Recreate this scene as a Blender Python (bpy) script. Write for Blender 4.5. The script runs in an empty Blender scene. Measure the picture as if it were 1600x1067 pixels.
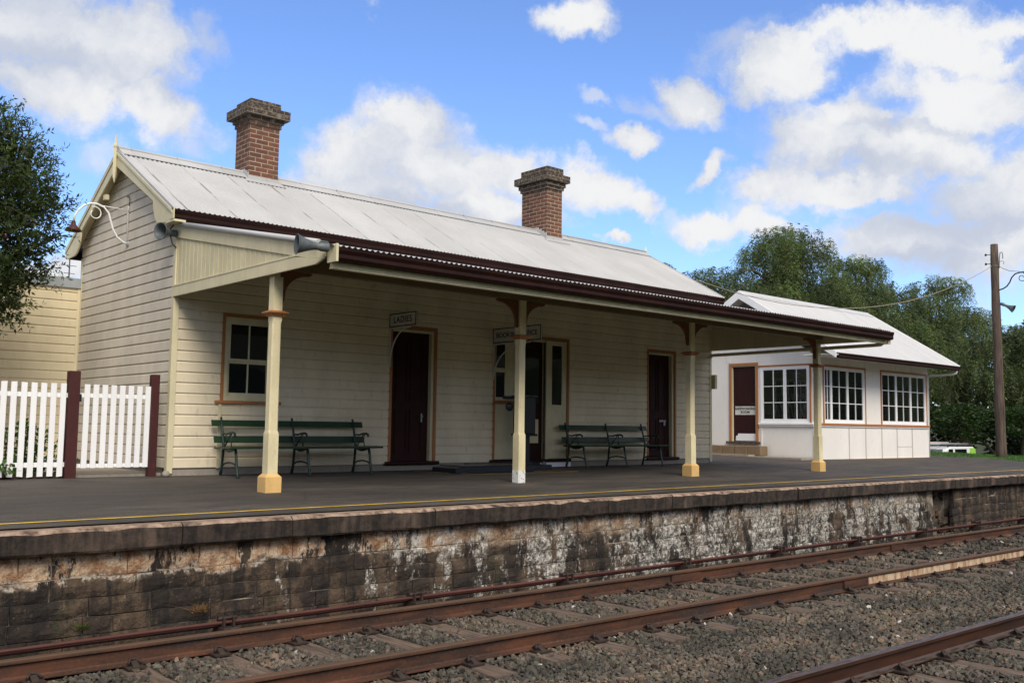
import bpy, bmesh, math, random
import numpy as np
from mathutils import Vector, Matrix, noise
random.seed(7); RG = np.random.default_rng(11)
R = math.radians
scene = bpy.context.scene
COL = scene.collection

# ---------------------------------------------------------------- camera
CAM = Vector((-5.489, -13.433, .72)); YAW, PITCH, ROLL, FOC = R(-41.633), R(5.054), R(.754), 1507.555
fw = Vector((math.sin(-YAW)*math.cos(PITCH), math.cos(YAW)*math.cos(PITCH), math.sin(PITCH)))
rt = Vector((math.cos(YAW), math.sin(YAW), 0)); up = rt.cross(fw)
rt2 = rt*math.cos(ROLL)+up*math.sin(ROLL); up2 = -rt*math.sin(ROLL)+up*math.cos(ROLL)
cd = bpy.data.cameras.new('camera'); cam = bpy.data.objects.new('camera', cd); COL.objects.link(cam)
cd.sensor_width = 36; cd.lens = 36*FOC/1600; cd.clip_end = 3000; cd.clip_start = .05
cam.matrix_world = Matrix(((rt2.x, up2.x, -fw.x, CAM.x), (rt2.y, up2.y, -fw.y, CAM.y), (rt2.z, up2.z, -fw.z, CAM.z), (0, 0, 0, 1)))
scene.camera = cam
def sky_dir(u, v): return (fw + rt2*((u-800)/FOC) - up2*((v-533.5)/FOC)).normalized()

# ---------------------------------------------------------------- materials
MATS = {}
class NT:
    def __init__(s, nt): s.nt = nt; s.n = nt.nodes; s.l = nt.links
    def new(s, t, **k):
        n = s.n.new(t)
        for a, b in k.items(): setattr(n, a, b)
        return n
    def put(s, node, key, val):
        i = node.inputs[key]
        if hasattr(val, 'is_output') or isinstance(val, bpy.types.NodeSocket): s.l.new(val, i)
        elif isinstance(val, tuple) and len(val) == 3 and i.type == 'RGBA': i.default_value = val+(1,)
        else: i.default_value = val
    def coord(s, kind='Object', scale=(1, 1, 1), rot=(0, 0, 0), loc=(0, 0, 0)):
        c = s.new('ShaderNodeTexCoord'); m = s.new('ShaderNodeMapping'); s.l.new(c.outputs[kind], m.inputs[0])
        m.inputs['Scale'].default_value = scale; m.inputs['Rotation'].default_value = rot; m.inputs['Location'].default_value = loc
        return m.outputs[0]
    def noise(s, vec, scale=5, detail=4, rough=.55, dist=0, out=0):
        n = s.new('ShaderNodeTexNoise'); s.l.new(vec, n.inputs['Vector'])
        n.inputs['Scale'].default_value = scale; n.inputs['Detail'].default_value = detail; n.inputs['Roughness'].default_value = rough
        n.inputs['Distortion'].default_value = dist; return n.outputs[out]
    def vor(s, vec, scale=5, feature='F1', out='Distance', rnd=1):
        n = s.new('ShaderNodeTexVoronoi', feature=feature); s.l.new(vec, n.inputs['Vector']); n.inputs['Scale'].default_value = scale
        n.inputs['Randomness'].default_value = rnd; return n.outputs[out]
    def ramp(s, fac, a, b, ca=0., cb=1.):
        n = s.new('ShaderNodeMapRange', interpolation_type='SMOOTHSTEP'); s.put(n, 'Value', fac)
        n.inputs['From Min'].default_value = a; n.inputs['From Max'].default_value = b; n.inputs['To Min'].default_value = ca; n.inputs['To Max'].default_value = cb
        return n.outputs[0]
    def math(s, op, a, b=0., c=0.):
        n = s.new('ShaderNodeMath', operation=op); s.put(n, 0, a); s.put(n, 1, b)
        if op in ('MULTIPLY_ADD',): s.put(n, 2, c)
        return n.outputs[0]
    def mix(s, fac, a, b, mode='MIX'):
        n = s.new('ShaderNodeMix', data_type='RGBA', blend_type=mode)
        s.put(n, 0, fac); s.put(n, 6, a); s.put(n, 7, b); return n.outputs[2]
    def sep(s, vec):
        n = s.new('ShaderNodeSeparateXYZ'); s.l.new(vec, n.inputs[0]); return n.outputs
    def bump(s, h, strength=.3, dist=.01):
        n = s.new('ShaderNodeBump'); n.inputs['Strength'].default_value = strength; n.inputs['Distance'].default_value = dist
        s.put(n, 'Height', h); return n.outputs[0]
def mat(name, col=(.5, .5, .5), rough=.6, metal=0., fn=None, spec=.5):
    if name in MATS: return MATS[name]
    m = bpy.data.materials.new(name); m.use_nodes = True; t = NT(m.node_tree); b = t.n['Principled BSDF']
    b.inputs['Base Color'].default_value = col+(1,); b.inputs['Roughness'].default_value = rough; b.inputs['Metallic'].default_value = metal
    b.inputs['Specular IOR Level'].default_value = spec
    if fn: fn(t, b)
    MATS[name] = m; return m
def painted(name, col, rough=.5, var=.12, dirt=(.25, .22, .17), amount=.25, scale=1.6, stretch=(1, 1, .45), bump=.06, spec=.4):
    def f(t, b):
        v = t.coord(scale=stretch)
        n1 = t.noise(v, scale, 5, .6); n2 = t.noise(v, scale*9, 4, .6)
        c = t.mix(t.ramp(n1, .3, .75, 0, 1), tuple(x*(1-var) for x in col), tuple(min(1, x*(1+var*.6)) for x in col))
        c = t.mix(t.math('MULTIPLY', t.ramp(n2, .55, .8), amount), c, dirt)
        t.put(b, 'Base Color', c); t.put(b, 'Roughness', t.ramp(n2, .3, .7, rough-.08, rough+.12))
        t.put(b, 'Normal', t.bump(t.noise(t.coord(scale=(1, 1, 1)), 40, 3), bump, .004))
    return mat(name, col, rough, fn=f, spec=spec)
M_CREAM = painted('cream_boards', (.76, .67, .50), .55, amount=.35)
M_GABLE = painted('weathered_cream_boards', (.68, .62, .52), .6, amount=.3)
M_WING = painted('yellow_cream_boards', (.80, .70, .48), .55, amount=.2)
M_POST = painted('post_cream', (.71, .63, .40), .55, var=.16, amount=.45, scale=3.5, bump=.2)
M_TRIMC = painted('trim_cream', (.66, .60, .40), .5, amount=.35, scale=3)
M_WHITE = painted('white_paint', (.86, .87, .89), .5, var=.04, amount=.12, scale=3)
M_WALLW = painted('white_sheet_wall', (.80, .78, .75), .6, var=.06, dirt=(.5, .42, .28), amount=.25, scale=1.2)
M_ORANGE = painted('tan_trim', (.40, .165, .06), .5, amount=.3, scale=4)
M_MAROON = painted('maroon_paint', (.060, .013, .013), .6, var=.2, dirt=(.1, .05, .04), amount=.4, scale=3)
M_DOOR = painted('door_maroon', (.030, .007, .007), .55, var=.2, dirt=(.04, .02, .018), amount=.3, scale=3, spec=.2)
M_GUTTER = painted('brown_gutter', (.019, .0065, .005), .55, var=.3, dirt=(.05, .03, .022), amount=.5, scale=2, stretch=(1, 1, 1), spec=.12)
M_OCHRE = painted('ochre_base', (.66, .43, .17), .55, dirt=(.25, .15, .08), amount=.4, scale=6)
M_GREEN = painted('bench_green', (.016, .052, .022), .38, var=.25, dirt=(.05, .06, .05), amount=.3, scale=4)
M_IRON = painted('green_iron', (.018, .040, .034), .4, var=.3, dirt=(.06, .05, .04), amount=.4, scale=8)
M_GREY = painted('galvanised_grey', (.34, .37, .40), .45, var=.2, dirt=(.2, .2, .2), amount=.4, scale=3)
M_SPK = painted('speaker_grey', (.10, .118, .125), .5, var=.35, dirt=(.07, .09, .1), amount=.7, scale=9)
M_CONC = painted('concrete', (.30, .27, .23), .85, dirt=(.12, .1, .08), amount=.6, scale=5, bump=.4)
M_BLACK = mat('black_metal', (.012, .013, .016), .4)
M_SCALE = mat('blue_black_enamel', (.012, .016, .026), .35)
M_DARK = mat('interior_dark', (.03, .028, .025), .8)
M_LETTER = mat('lettering_black', (.015, .015, .015), .5)
M_SIGN = painted('sign_white', (.62, .62, .58), .45, amount=.2, scale=6)
M_YELLOW = painted('line_yellow', (.60, .40, .045), .7, var=.3, dirt=(.10, .08, .05), amount=.75, scale=5)
M_LICHEN = mat('kerb_stone', (.2, .17, .13), .9)
def glass_dark(t, b):
    n = t.noise(t.coord(), 2.5, 2); t.put(b, 'Normal', t.bump(n, .08, .02))
M_GLASS = mat('dark_glass', (.006, .007, .010), .04, fn=glass_dark)
def mk_glass():
    m = bpy.data.materials.new('window_glass'); m.use_nodes = True; t = NT(m.node_tree); t.n.remove(t.n['Principled BSDF'])
    tr = t.new('ShaderNodeBsdfTransparent'); tr.inputs[0].default_value = (.75, .78, .78, 1)
    gl = t.new('ShaderNodeBsdfGlossy'); gl.inputs['Roughness'].default_value = .02
    fr = t.new('ShaderNodeFresnel'); fr.inputs[0].default_value = 1.5
    mx = t.new('ShaderNodeMixShader'); t.l.new(t.math('MULTIPLY_ADD', fr.outputs[0], .9, .0), mx.inputs[0]); t.l.new(tr.outputs[0], mx.inputs[1]); t.l.new(gl.outputs[0], mx.inputs[2])
    t.l.new(mx.outputs[0], t.n['Material Output'].inputs[0]); return m
M_PANE = mk_glass()
def roof_fn(t, b):
    v = t.coord(); x = t.sep(v)[0]; y = t.sep(v)[1]
    seam = t.math('PINGPONG', x, .381)                       # sheet laps every 0.762 m
    rows = t.new('ShaderNodeCombineXYZ'); t.l.new(t.math('FLOOR', t.math('MULTIPLY', x, 1/.762)), rows.inputs[0]); t.l.new(t.math('MULTIPLY', y, .8), rows.inputs[1])
    wn_ = t.new('ShaderNodeTexWhiteNoise', noise_dimensions='1D'); t.l.new(t.math('FLOOR', t.math('MULTIPLY', x, 1/.762)), wn_.inputs['W'])
    line = t.math('MULTIPLY', t.ramp(seam, .002, .013, 1, 0), t.ramp(t.noise(rows.outputs[0], 2.3, 2), .42, .62))
    st = t.noise(t.coord(scale=(1, .7, .7)), 1.1, 4, .6); sp = t.noise(v, 22, 3, .7)
    c = t.mix(t.ramp(st, .3, .75), (.405, .41, .415), (.475, .48, .485))
    c = t.mix(t.math('MULTIPLY', t.ramp(sp, .60, .78), .4), c, (.27, .22, .18))
    ru = t.noise(t.coord(scale=(2.2, .35, .35)), 1.7, 6, .75); c = t.mix(t.math('MULTIPLY', t.ramp(ru, .60, .78), .55), c, (.30, .22, .16))
    c = t.mix(t.ramp(wn_.outputs[0], 0, 1, 0, .16), c, (.33, .32, .30))
    c = t.mix(t.math('MULTIPLY', line, .9), c, (.10, .08, .065))
    t.put(b, 'Base Color', c); t.put(b, 'Roughness', .5)
M_ROOF = mat('white_corrugated_iron', (.56, .56, .56), .5, fn=roof_fn)
def roof2_fn(t, b):
    st = t.noise(t.coord(scale=(3, .5, .5)), 1.5, 5, .65)
    t.put(b, 'Base Color', t.mix(t.ramp(st, .3, .75), (.45, .455, .47), (.52, .525, .54)))
M_ROOF2 = mat('pale_corrugated_iron', (.6, .6, .62), .5, fn=roof2_fn)
def brick_fn(t, b):
    v = t.coord('UV')
    br = t.new('ShaderNodeTexBrick'); t.l.new(v, br.inputs['Vector'])
    for k, x in (('Scale', 1), ('Brick Width', .235), ('Row Height', .082), ('Mortar Size', .0085), ('Mortar Smooth', .2), ('Bias', -.2)): br.inputs[k].default_value = x
    br.inputs['Color1'].default_value = (.170, .064, .038, 1); br.inputs['Color2'].default_value = (.078, .036, .025, 1); br.inputs['Mortar'].default_value = (.38, .30, .22, 1)
    n = t.noise(v, 7, 5, .65); o = t.coord(); z = t.sep(o)[2]
    c = t.mix(t.math('MULTIPLY', t.ramp(n, .4, .7), .6), br.outputs[0], (.07, .045, .035))
    nl = t.noise(v, 14, 4, .7)
    soot = t.math('MULTIPLY', t.ramp(t.math('ADD', z, t.math('MULTIPLY', n, .35)), 5.98, 6.22), .92)
    cap = t.mix(t.ramp(nl, .46, .66), (.030, .024, .019), (.20, .165, .125)); cap = t.mix(t.math('MULTIPLY', br.outputs[1], .4), cap, (.30, .26, .20))
    c = t.mix(soot, c, cap)
    t.put(b, 'Base Color', c); t.put(b, 'Roughness', .9)
    h = t.math('SUBTRACT', t.math('MULTIPLY', n, .6), br.outputs[1])
    t.put(b, 'Normal', t.bump(h, .7, .012))
M_BRICK = mat('chimney_brick', (.2, .08, .05), .9, fn=brick_fn)
def stone_fn(t, b):
    v = t.coord(); s = t.sep(v); x, z = s[0], s[2]
    g = t.noise(v, 9, 6, .65); big = t.noise(t.coord(scale=(1, 1, .6)), .9, 3, .5); fine = t.noise(v, 60, 3, .7)
    geo = t.new('ShaderNodeNewGeometry'); rnd = geo.outputs['Random Per Island']
    c = t.mix(t.ramp(g, .3, .75), (.009, .0065, .005), (.036, .025, .018))
    c = t.mix(t.math('MULTIPLY', rnd, .6), c, (.042, .028, .020))
    c = t.mix(t.math('MULTIPLY', t.ramp(t.noise(v, 3.3, 3), .6, .7), .6), c, (.035, .040, .016))      # moss
    tan = t.noise(t.coord(scale=(1.3, 1, .8), loc=(7, 0, 2)), 2.1, 7, .7); c = t.mix(t.math('MULTIPLY', t.ramp(tan, .44, .58), .8), c, (.120, .080, .050))
    drip = t.noise(t.coord(scale=(3.2, 1, .35)), 1.9, 5, .65); c = t.mix(t.math('MULTIPLY', t.ramp(drip, .50, .60), .85), c, (.007, .006, .006))
    spk = t.noise(v, 48, 3, .8); c = t.mix(t.math('MULTIPLY', t.ramp(spk, .66, .70), t.ramp(t.noise(v, 2.6, 3), .42, .6)), c, (.36, .33, .29))
    # orange sandstone where the weathered skin has fallen, high on the left
    top = t.ramp(t.math('ADD', z, t.math('MULTIPLY', t.noise(v, 2.2, 4, .6), .30)), -.46, -.36); left = t.ramp(x, 2.2, .6)
    om = t.noise(t.coord(scale=(1, 1, .35), loc=(3, 0, 1)), 1.9, 9, .74)
    oc = t.mix(t.ramp(t.noise(v, 6, 7, .75), .36, .64), (.28, .135, .06), (.70, .53, .37))
    om2 = t.math('MULTIPLY', t.ramp(t.math('ADD', om, t.math('MULTIPLY', rnd, .02)), .485, .520), top)
    c = t.mix(t.math('MULTIPLY', om2, t.math('MAXIMUM', left, t.math('MULTIPLY', t.ramp(x, 13, 11.5), .55))), c, oc)
    rim = t.math('MULTIPLY', t.math('MULTIPLY', t.ramp(t.math('ABSOLUTE', t.math('SUBTRACT', om2, .42)), .38, .15), t.ramp(t.noise(v, 22, 5, .8), .46, .56)), t.math('MULTIPLY', t.ramp(z, -1.0, -.6), left))
    c = t.mix(t.math('MULTIPLY', rim, .85), c, (.48, .45, .40))
    # lime bloom, streaked, between the middle and the break in the wall
    sv = t.coord(scale=(1.5, 1, .75)); s1 = t.noise(sv, 1.5, 8, .72, .6); s2 = t.noise(t.coord(scale=(4, 1, .8)), 3.0, 6, .7, .4); s3 = t.noise(v, 26, 5, .75)
    wsum = t.math('ADD', t.math('ADD', t.math('MULTIPLY', s1, .62), t.math('MULTIPLY', s2, .28)), t.math('MULTIPLY', s3, .16))
    zone = t.math('MULTIPLY', t.ramp(x, -3.0, 3.0), t.ramp(x, 12.6, 11.8))
    thr = t.math('ADD', wsum, t.math('MULTIPLY', zone, .115))
    w = t.math('MULTIPLY', t.ramp(thr, .615, .665), t.ramp(x, 12.65, 12.45))
    w = t.math('MULTIPLY', w, t.ramp(t.noise(v, 14, 6, .8, .8), .44, .54, .12, 1))
    wc = t.mix(t.ramp(t.noise(v, 18, 5, .75), .38, .62), (.27, .25, .22), (.74, .72, .67))
    c = t.mix(t.math('MULTIPLY', w, .92), c, wc)
    c = t.mix(t.math('MULTIPLY', t.ramp(fine, .35, .62, 1, 0), .35), c, (.02, .016, .014))
    t.put(b, 'Base Color', c); t.put(b, 'Roughness', .92)
    t.put(b, 'Normal', t.bump(t.math('ADD', g, t.math('MULTIPLY', t.noise(v, 35, 4, .7), .5)), .9, .03))
M_STONE = mat('stained_sandstone', (.06, .05, .04), .9, fn=stone_fn)
def mortar_fn(t, b):
    v = t.coord(); x = t.sep(v)[0]
    c = t.mix(t.ramp(t.noise(v, 2.3, 5, .65), .45, .62), (.06, .045, .035), (.30, .26, .20))
    t.put(b, 'Base Color', c); t.put(b, 'Roughness', .95); t.put(b, 'Normal', t.bump(t.noise(v, 30, 4), .8, .02))
M_MORTAR = mat('lime_mortar', (.1, .09, .07), .95, fn=mortar_fn)
def coping_fn(t, b):
    v = t.coord(); g = t.noise(v, 10, 6, .68); d = t.noise(t.coord(scale=(1.2, 1, .4)), 2.2, 5, .6)
    geo = t.new('ShaderNodeNewGeometry'); nz = t.sep(geo.outputs['Normal'])[2]
    stv = t.noise(t.coord(scale=(9, 1, .5)), 1.6, 5, .7)
    face = t.mix(t.ramp(t.math('ADD', t.math('MULTIPLY', g, .5), t.math('MULTIPLY', stv, .5)), .38, .66), (.008, .006, .005), (.055, .038, .029))
    face = t.mix(t.math('MULTIPLY', t.ramp(d, .55, .72), .7), face, (.15, .105, .080))
    tp = t.mix(t.ramp(g, .35, .68), (.15, .095, .066), (.38, .28, .21))
    tp = t.mix(t.math('MULTIPLY', t.ramp(d, .3, .45, 1, 0), .6), tp, (.08, .065, .055))
    fac = t.ramp(t.math('ADD', nz, t.math('MULTIPLY', t.math('SUBTRACT', g, .5), 1.0)), .35, .8)
    t.put(b, 'Base Color', t.mix(fac, face, tp)); t.put(b, 'Roughness', .9)
    t.put(b, 'Normal', t.bump(g, .8, .02))
M_COPING = mat('worn_coping_stone', (.2, .15, .12), .9, fn=coping_fn)
def asphalt_fn(t, b):
    v = t.coord(); g = t.noise(v, 90, 4, .7); big = t.noise(t.coord(scale=(.35, 1, 1)), .8, 5, .6)
    c = t.mix(t.ramp(big, .35, .68), (.050, .041, .034), (.092, .077, .065))
    md = t.noise(t.coord(scale=(.30, 1, 1)), 3.2, 8, .75); c = t.mix(t.ramp(md, .45, .60, 0, .7), c, (.026, .022, .020)); gr = t.noise(v, 34, 4, .8); c = t.mix(t.ramp(gr, .52, .66, 0, .6), c, (.13, .115, .10)); c = t.mix(t.math('MULTIPLY', t.ramp(t.noise(t.coord(scale=(.25, 1, 1), loc=(5, 2, 0)), 1.6, 4, .6), .56, .66), .5), c, (.115, .098, .084))
    c = t.mix(t.ramp(g, .35, .7, 0, .55), c, (.020, .018, .017))
    sp = t.vor(v, 55); c = t.mix(t.math('MULTIPLY', t.ramp(sp, .07, .14, 1, 0), .5), c, (.30, .27, .23))
    pt = t.noise(t.coord(scale=(.5, 1.3, 1)), 1.3, 2, .4); c = t.mix(t.math('MULTIPLY', t.ramp(pt, .60, .63), .5), c, (.026, .023, .022))
    cr = t.vor(t.coord(scale=(.3, .6, 1)), 1.1, 'DISTANCE_TO_EDGE'); c = t.mix(t.math('MULTIPLY', t.ramp(cr, .002, .008, 1, 0), .5), c, (.02, .02, .02))
    t.put(b, 'Base Color', c); t.put(b, 'Roughness', t.ramp(big, .3, .7, .72, .88)); t.put(b, 'Normal', t.bump(g, .5, .006))
M_ASPH = mat('asphalt', (.06, .055, .053), .85, fn=asphalt_fn)
def bed_fn(t, b):
    v = t.coord(); f = t.vor(v, 24); c = t.mix(t.noise(v, 3, 4), (.020, .016, .012), (.038, .031, .024))
    t.put(b, 'Base Color', c); t.put(b, 'Roughness', .95); t.put(b, 'Normal', t.bump(f, .9, .03))
M_BED = mat('ballast_bed', (.04, .036, .03), .95, fn=bed_fn)
def stone_small(t, b):
    a = t.new('ShaderNodeAttribute', attribute_name='tint'); v = t.coord()
    c = t.mix(t.ramp(t.noise(v, 45, 3), .3, .7, 0, .45), a.outputs['Color'], (.045, .038, .030))
    t.put(b, 'Base Color', c); t.put(b, 'Roughness', .85); t.put(b, 'Normal', t.bump(t.noise(v, 80, 3), .5, .004))
M_BALLAST = mat('ballast_stone', (.1, .1, .09), .9, fn=stone_small)
def rail_fn(t, b):
    v = t.coord(scale=(1, 6, 6)); n = t.noise(v, 1.6, 5, .65); n2 = t.noise(t.coord(), 35, 4, .7)
    z = t.sep(t.coord())[2]
    c = t.mix(t.ramp(n, .35, .7), (.030, .014, .009), (.095, .034, .016))
    c = t.mix(t.ramp(t.noise(v, .9, 2), .6, .68), c, (.030, .020, .018))
    c = t.mix(t.ramp(n2, .5, .75, 0, .5), c, (.15, .07, .03))
    c = t.mix(t.ramp(z, -1.030, -1.012, 0, .7), c, (.095, .055, .032))
    t.put(b, 'Base Color', c); t.put(b, 'Roughness', .75); t.put(b, 'Normal', t.bump(n2, .4, .004))
M_RUST = mat('rusty_rail', (.12, .05, .03), .75, fn=rail_fn)
def rail3_fn(t, b):
    v = t.coord(scale=(1, 6, 6)); n = t.noise(v, 1.6, 5, .65); z = t.sep(t.coord())[2]
    geo = t.new('ShaderNodeNewGeometry'); nz = t.sep(geo.outputs['Normal'])[2]
    c = t.mix(t.ramp(n, .35, .7), (.024, .011, .007), (.060, .022, .011))
    f = t.ramp(nz, .55, .9); c = t.mix(t.math('MULTIPLY', f, .7), c, (.13, .115, .11)); c = t.mix(t.math('MULTIPLY', f, t.ramp(t.noise(v, 7, 4), .42, .6)), c, (.055, .032, .022))
    t.put(b, 'Base Color', c); t.put(b, 'Roughness', .5); t.put(b, 'Metallic', t.math('MULTIPLY', f, .3))
M_RUST3 = mat('worn_running_rail', (.08, .04, .03), .55, fn=rail3_fn)
def pale_fn(t, b):
    v = t.coord(scale=(1, 1, 1)); n = t.noise(t.coord(scale=(3, 1, 1)), 4, 5, .7)
    c = t.mix(t.ramp(n, .38, .70), (.55, .44, .31), (.26, .12, .05))
    x = t.sep(v)[0]; j = t.math('PINGPONG', x, .55); c = t.mix(t.math('MULTIPLY', t.ramp(j, .004, .014, 1, 0), .7), c, (.2, .08, .03))
    t.put(b, 'Base Color', c)
M_PALE = mat('pale_painted_web', (.5, .4, .28), .7, fn=pale_fn)
def sleeper_fn(t, b):
    v = t.coord(scale=(14, 1.2, 6)); n = t.noise(v, 2.2, 6, .7, .4); geo = t.new('ShaderNodeNewGeometry')
    c = t.mix(t.ramp(n, .3, .72), (.045, .033, .026), (.170, .118, .086))
    t.put(b, 'Base Color', c); t.put(b, 'Roughness', .9); t.put(b, 'Normal', t.bump(n, .8, .01))
M_SLEEPER = mat('weathered_timber_sleeper', (.12, .09, .07), .9, fn=sleeper_fn)
def pole_fn(t, b):
    v = t.coord(scale=(9, 9, .6)); n = t.noise(v, 2, 6, .7, .5)
    t.put(b, 'Base Color', t.mix(t.ramp(n, .3, .7), (.035, .022, .016), (.13, .095, .075))); t.put(b, 'Roughness', .9); t.put(b, 'Normal', t.bump(n, .9, .02))
M_POLE = mat('weathered_pole', (.1, .07, .05), .9, fn=pole_fn)
def bark_fn(t, b):
    n = t.noise(t.coord(scale=(6, 6, 1)), 2, 5, .7); t.put(b, 'Base Color', t.mix(n, (.03, .022, .016), (.10, .078, .06))); t.put(b, 'Normal', t.bump(n, .8, .03))
M_BARK = mat('bark', (.06, .05, .04), .9, fn=bark_fn)
def leaf_mat(name, rough=.55, trans=.38):
    m = bpy.data.materials.new(name); m.use_nodes = True; t = NT(m.node_tree); b = t.n['Principled BSDF']
    a = t.new('ShaderNodeAttribute', attribute_name='tint'); t.l.new(a.outputs['Color'], b.inputs['Base Color']); b.inputs['Roughness'].default_value = rough
    tr = t.new('ShaderNodeBsdfTranslucent'); t.l.new(t.mix(1., a.outputs['Color'], (1.3, 1.5, .6), 'MULTIPLY'), tr.inputs[0])
    mx = t.new('ShaderNodeMixShader'); mx.inputs[0].default_value = trans
    t.l.new(b.outputs[0], mx.inputs[1]); t.l.new(tr.outputs[0], mx.inputs[2]); t.l.new(mx.outputs[0], t.n['Material Output'].inputs[0]); return m
M_LEAF = leaf_mat('leaf')
def grass_fn(t, b):
    v = t.coord(); n = t.noise(v, .8, 5, .6); f = t.noise(v, 30, 4, .7)
    c = t.mix(t.ramp(n, .35, .7), (.035, .085, .014), (.060, .125, .022)); c = t.mix(t.ramp(f, .4, .75, 0, .5), c, (.02, .045, .010))
    t.put(b, 'Base Color', c); t.put(b, 'Roughness', .9); t.put(b, 'Normal', t.bump(f, .6, .03))
M_GRASS = mat('lawn_ground', (.05, .1, .02), .9, fn=grass_fn)

# ---------------------------------------------------------------- mesh helpers
class MB:
    def __init__(s): s.v = []; s.f = []; s.m = []; s.sm = []; s.uv = {}
    def face(s, pts, mi=0, sm=False, uv=None):
        i = len(s.v); s.v += [tuple(p) for p in pts]; s.f.append(list(range(i, i+len(pts)))); s.m.append(mi); s.sm.append(sm)
        if uv: s.uv[len(s.f)-1] = uv
        return s
    def box(s, a, b, mi=0):
        x0, x1 = sorted((a[0], b[0])); y0, y1 = sorted((a[1], b[1])); z0, z1 = sorted((a[2], b[2])); i = len(s.v)
        s.v += [(x0, y0, z0), (x1, y0, z0), (x1, y1, z0), (x0, y1, z0), (x0, y0, z1), (x1, y0, z1), (x1, y1, z1), (x0, y1, z1)]
        for q in ((3, 2, 1, 0), (4, 5, 6, 7), (0, 1, 5, 4), (1, 2, 6, 5), (2, 3, 7, 6), (3, 0, 4, 7)): s.f.append([i+k for k in q]); s.m.append(mi); s.sm.append(False)
        return s
    def prism(s, poly, axis, a, b, mi=0):
        """poly: 2-D points in the plane across axis ('x': (y,z), 'y': (x,z), 'z': (x,y)), extruded from a to b"""
        P = {'x': lambda p, t: (t, p[0], p[1]), 'y': lambda p, t: (p[0], t, p[1]), 'z': lambda p, t: (p[0], p[1], t)}[axis]
        i = len(s.v); n = len(poly); s.v += [P(p, a) for p in poly]+[P(p, b) for p in poly]
        s.f.append(list(range(i, i+n))[::-1]); s.f.append(list(range(i+n, i+2*n))); s.m += [mi, mi]; s.sm += [False, False]
        for k in range(n): s.f.append([i+k, i+(k+1) % n, i+n+(k+1) % n, i+n+k]); s.m.append(mi); s.sm.append(False)
        return s
    def tube(s, pts, r, n=8, mi=0, cap=True, flat=1.):
        pts = [Vector(p) for p in pts]; rs = r if isinstance(r, (list, tuple)) else [r]*len(pts); rings = []
        ref = Vector((0, 0, 1)) if abs((pts[-1]-pts[0]).normalized().z) < .9 else Vector((1, 0, 0)); prev = None
        for k, p in enumerate(pts):
            d = (pts[min(k+1, len(pts)-1)]-pts[max(k-1, 0)]).normalized()
            a = (ref - d*ref.dot(d)) if prev is None else (prev - d*prev.dot(d))
            a.normalize(); prev = a; c = d.cross(a); i = len(s.v)
            for q in range(n):
                an = 2*math.pi*q/n; s.v.append(tuple(p+(a*math.cos(an)*flat+c*math.sin(an))*rs[k]))
            rings.append(i)
        for k in range(len(rings)-1):
            for q in range(n):
                s.f.append([rings[k]+q, rings[k]+(q+1) % n, rings[k+1]+(q+1) % n, rings[k+1]+q]); s.m.append(mi); s.sm.append(True)
        if cap:
            s.f.append([rings[0]+q for q in range(n)][::-1]); s.f.append([rings[-1]+q for q in range(n)]); s.m += [mi, mi]; s.sm += [False, False]
        return s
    def lathe(s, prof, c, axis=(0, 0, 1), n=16, mi=0):
        ax = Vector(axis).normalized(); a = Vector((1, 0, 0)) if abs(ax.x) < .8 else Vector((0, 1, 0)); a = (a-ax*a.dot(ax)).normalized(); b = ax.cross(a); c = Vector(c); rings = []
        for r, h in prof:
            rings.append(len(s.v))
            for q in range(n):
                an = 2*math.pi*q/n; s.v.append(tuple(c+ax*h+(a*math.cos(an)+b*math.sin(an))*max(r, 1e-4)))
        for k in range(len(rings)-1):
            for q in range(n): s.f.append([rings[k]+q, rings[k]+(q+1) % n, rings[k+1]+(q+1) % n, rings[k+1]+q]); s.m.append(mi); s.sm.append(True)
        return s
    def xf(s, M, start=0):
        s.v[start:] = [tuple(M @ Vector(p)) for p in s.v[start:]]; return s
def mesh_from(name, mb, mats):
    me = bpy.data.meshes.new(name); me.from_pydata(mb.v, [], mb.f)
    for m in mats: me.materials.append(m)
    me.polygons.foreach_set('material_index', mb.m); me.polygons.foreach_set('use_smooth', mb.sm)
    if mb.uv:
        uv = me.uv_layers.new(name='UVMap')
        for fi, c in mb.uv.items():
            for k, li in enumerate(me.polygons[fi].loop_indices): uv.data[li].uv = c[k]
    me.update(); return me
def obj(name, mb, m, parent=None, bevel=0., loc=None):
    """links ONE mesh object; the vertices are given in world space (or in the parent's space when the parent is flagged local)"""
    mats = m if isinstance(m, (list, tuple)) else [m]
    me = mb if isinstance(mb, bpy.types.Mesh) else mesh_from(name, mb, mats)
    o = bpy.data.objects.new(name, me); COL.objects.link(o)
    if parent:
        o.parent = parent
        if parent.type == 'EMPTY' and parent not in LOCAL: o.matrix_parent_inverse = (Matrix.Translation(parent.location) @ Matrix.Rotation(parent.rotation_euler.z, 4, 'Z')).inverted()
    if loc: o.location = loc
    if bevel:
        b = o.modifiers.new('edges', 'BEVEL'); b.width = bevel; b.segments = 1; b.limit_method = 'ANGLE'; b.angle_limit = R(40)
    return o
LOCAL = []
def thing(name, label, cat, loc=(0, 0, 0), rz=0., group=None, local=False):
    o = bpy.data.objects.new(name, None); COL.objects.link(o); o.location = loc; o.rotation_euler.z = rz; o.empty_display_size = .1
    if local: LOCAL.append(o)
    return tag(o, label, cat, group)
def tag(o, label=None, cat=None, group=None, kind=None):
    if label: o['label'] = label
    if cat: o['category'] = cat
    if group: o['group'] = group
    if kind: o['kind'] = kind
    return o
def copy_tree(o, parent=None):
    c = o.copy(); COL.objects.link(c)
    if parent: c.parent = parent
    for ch in list(o.children): copy_tree(ch, c)
    return c
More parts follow.
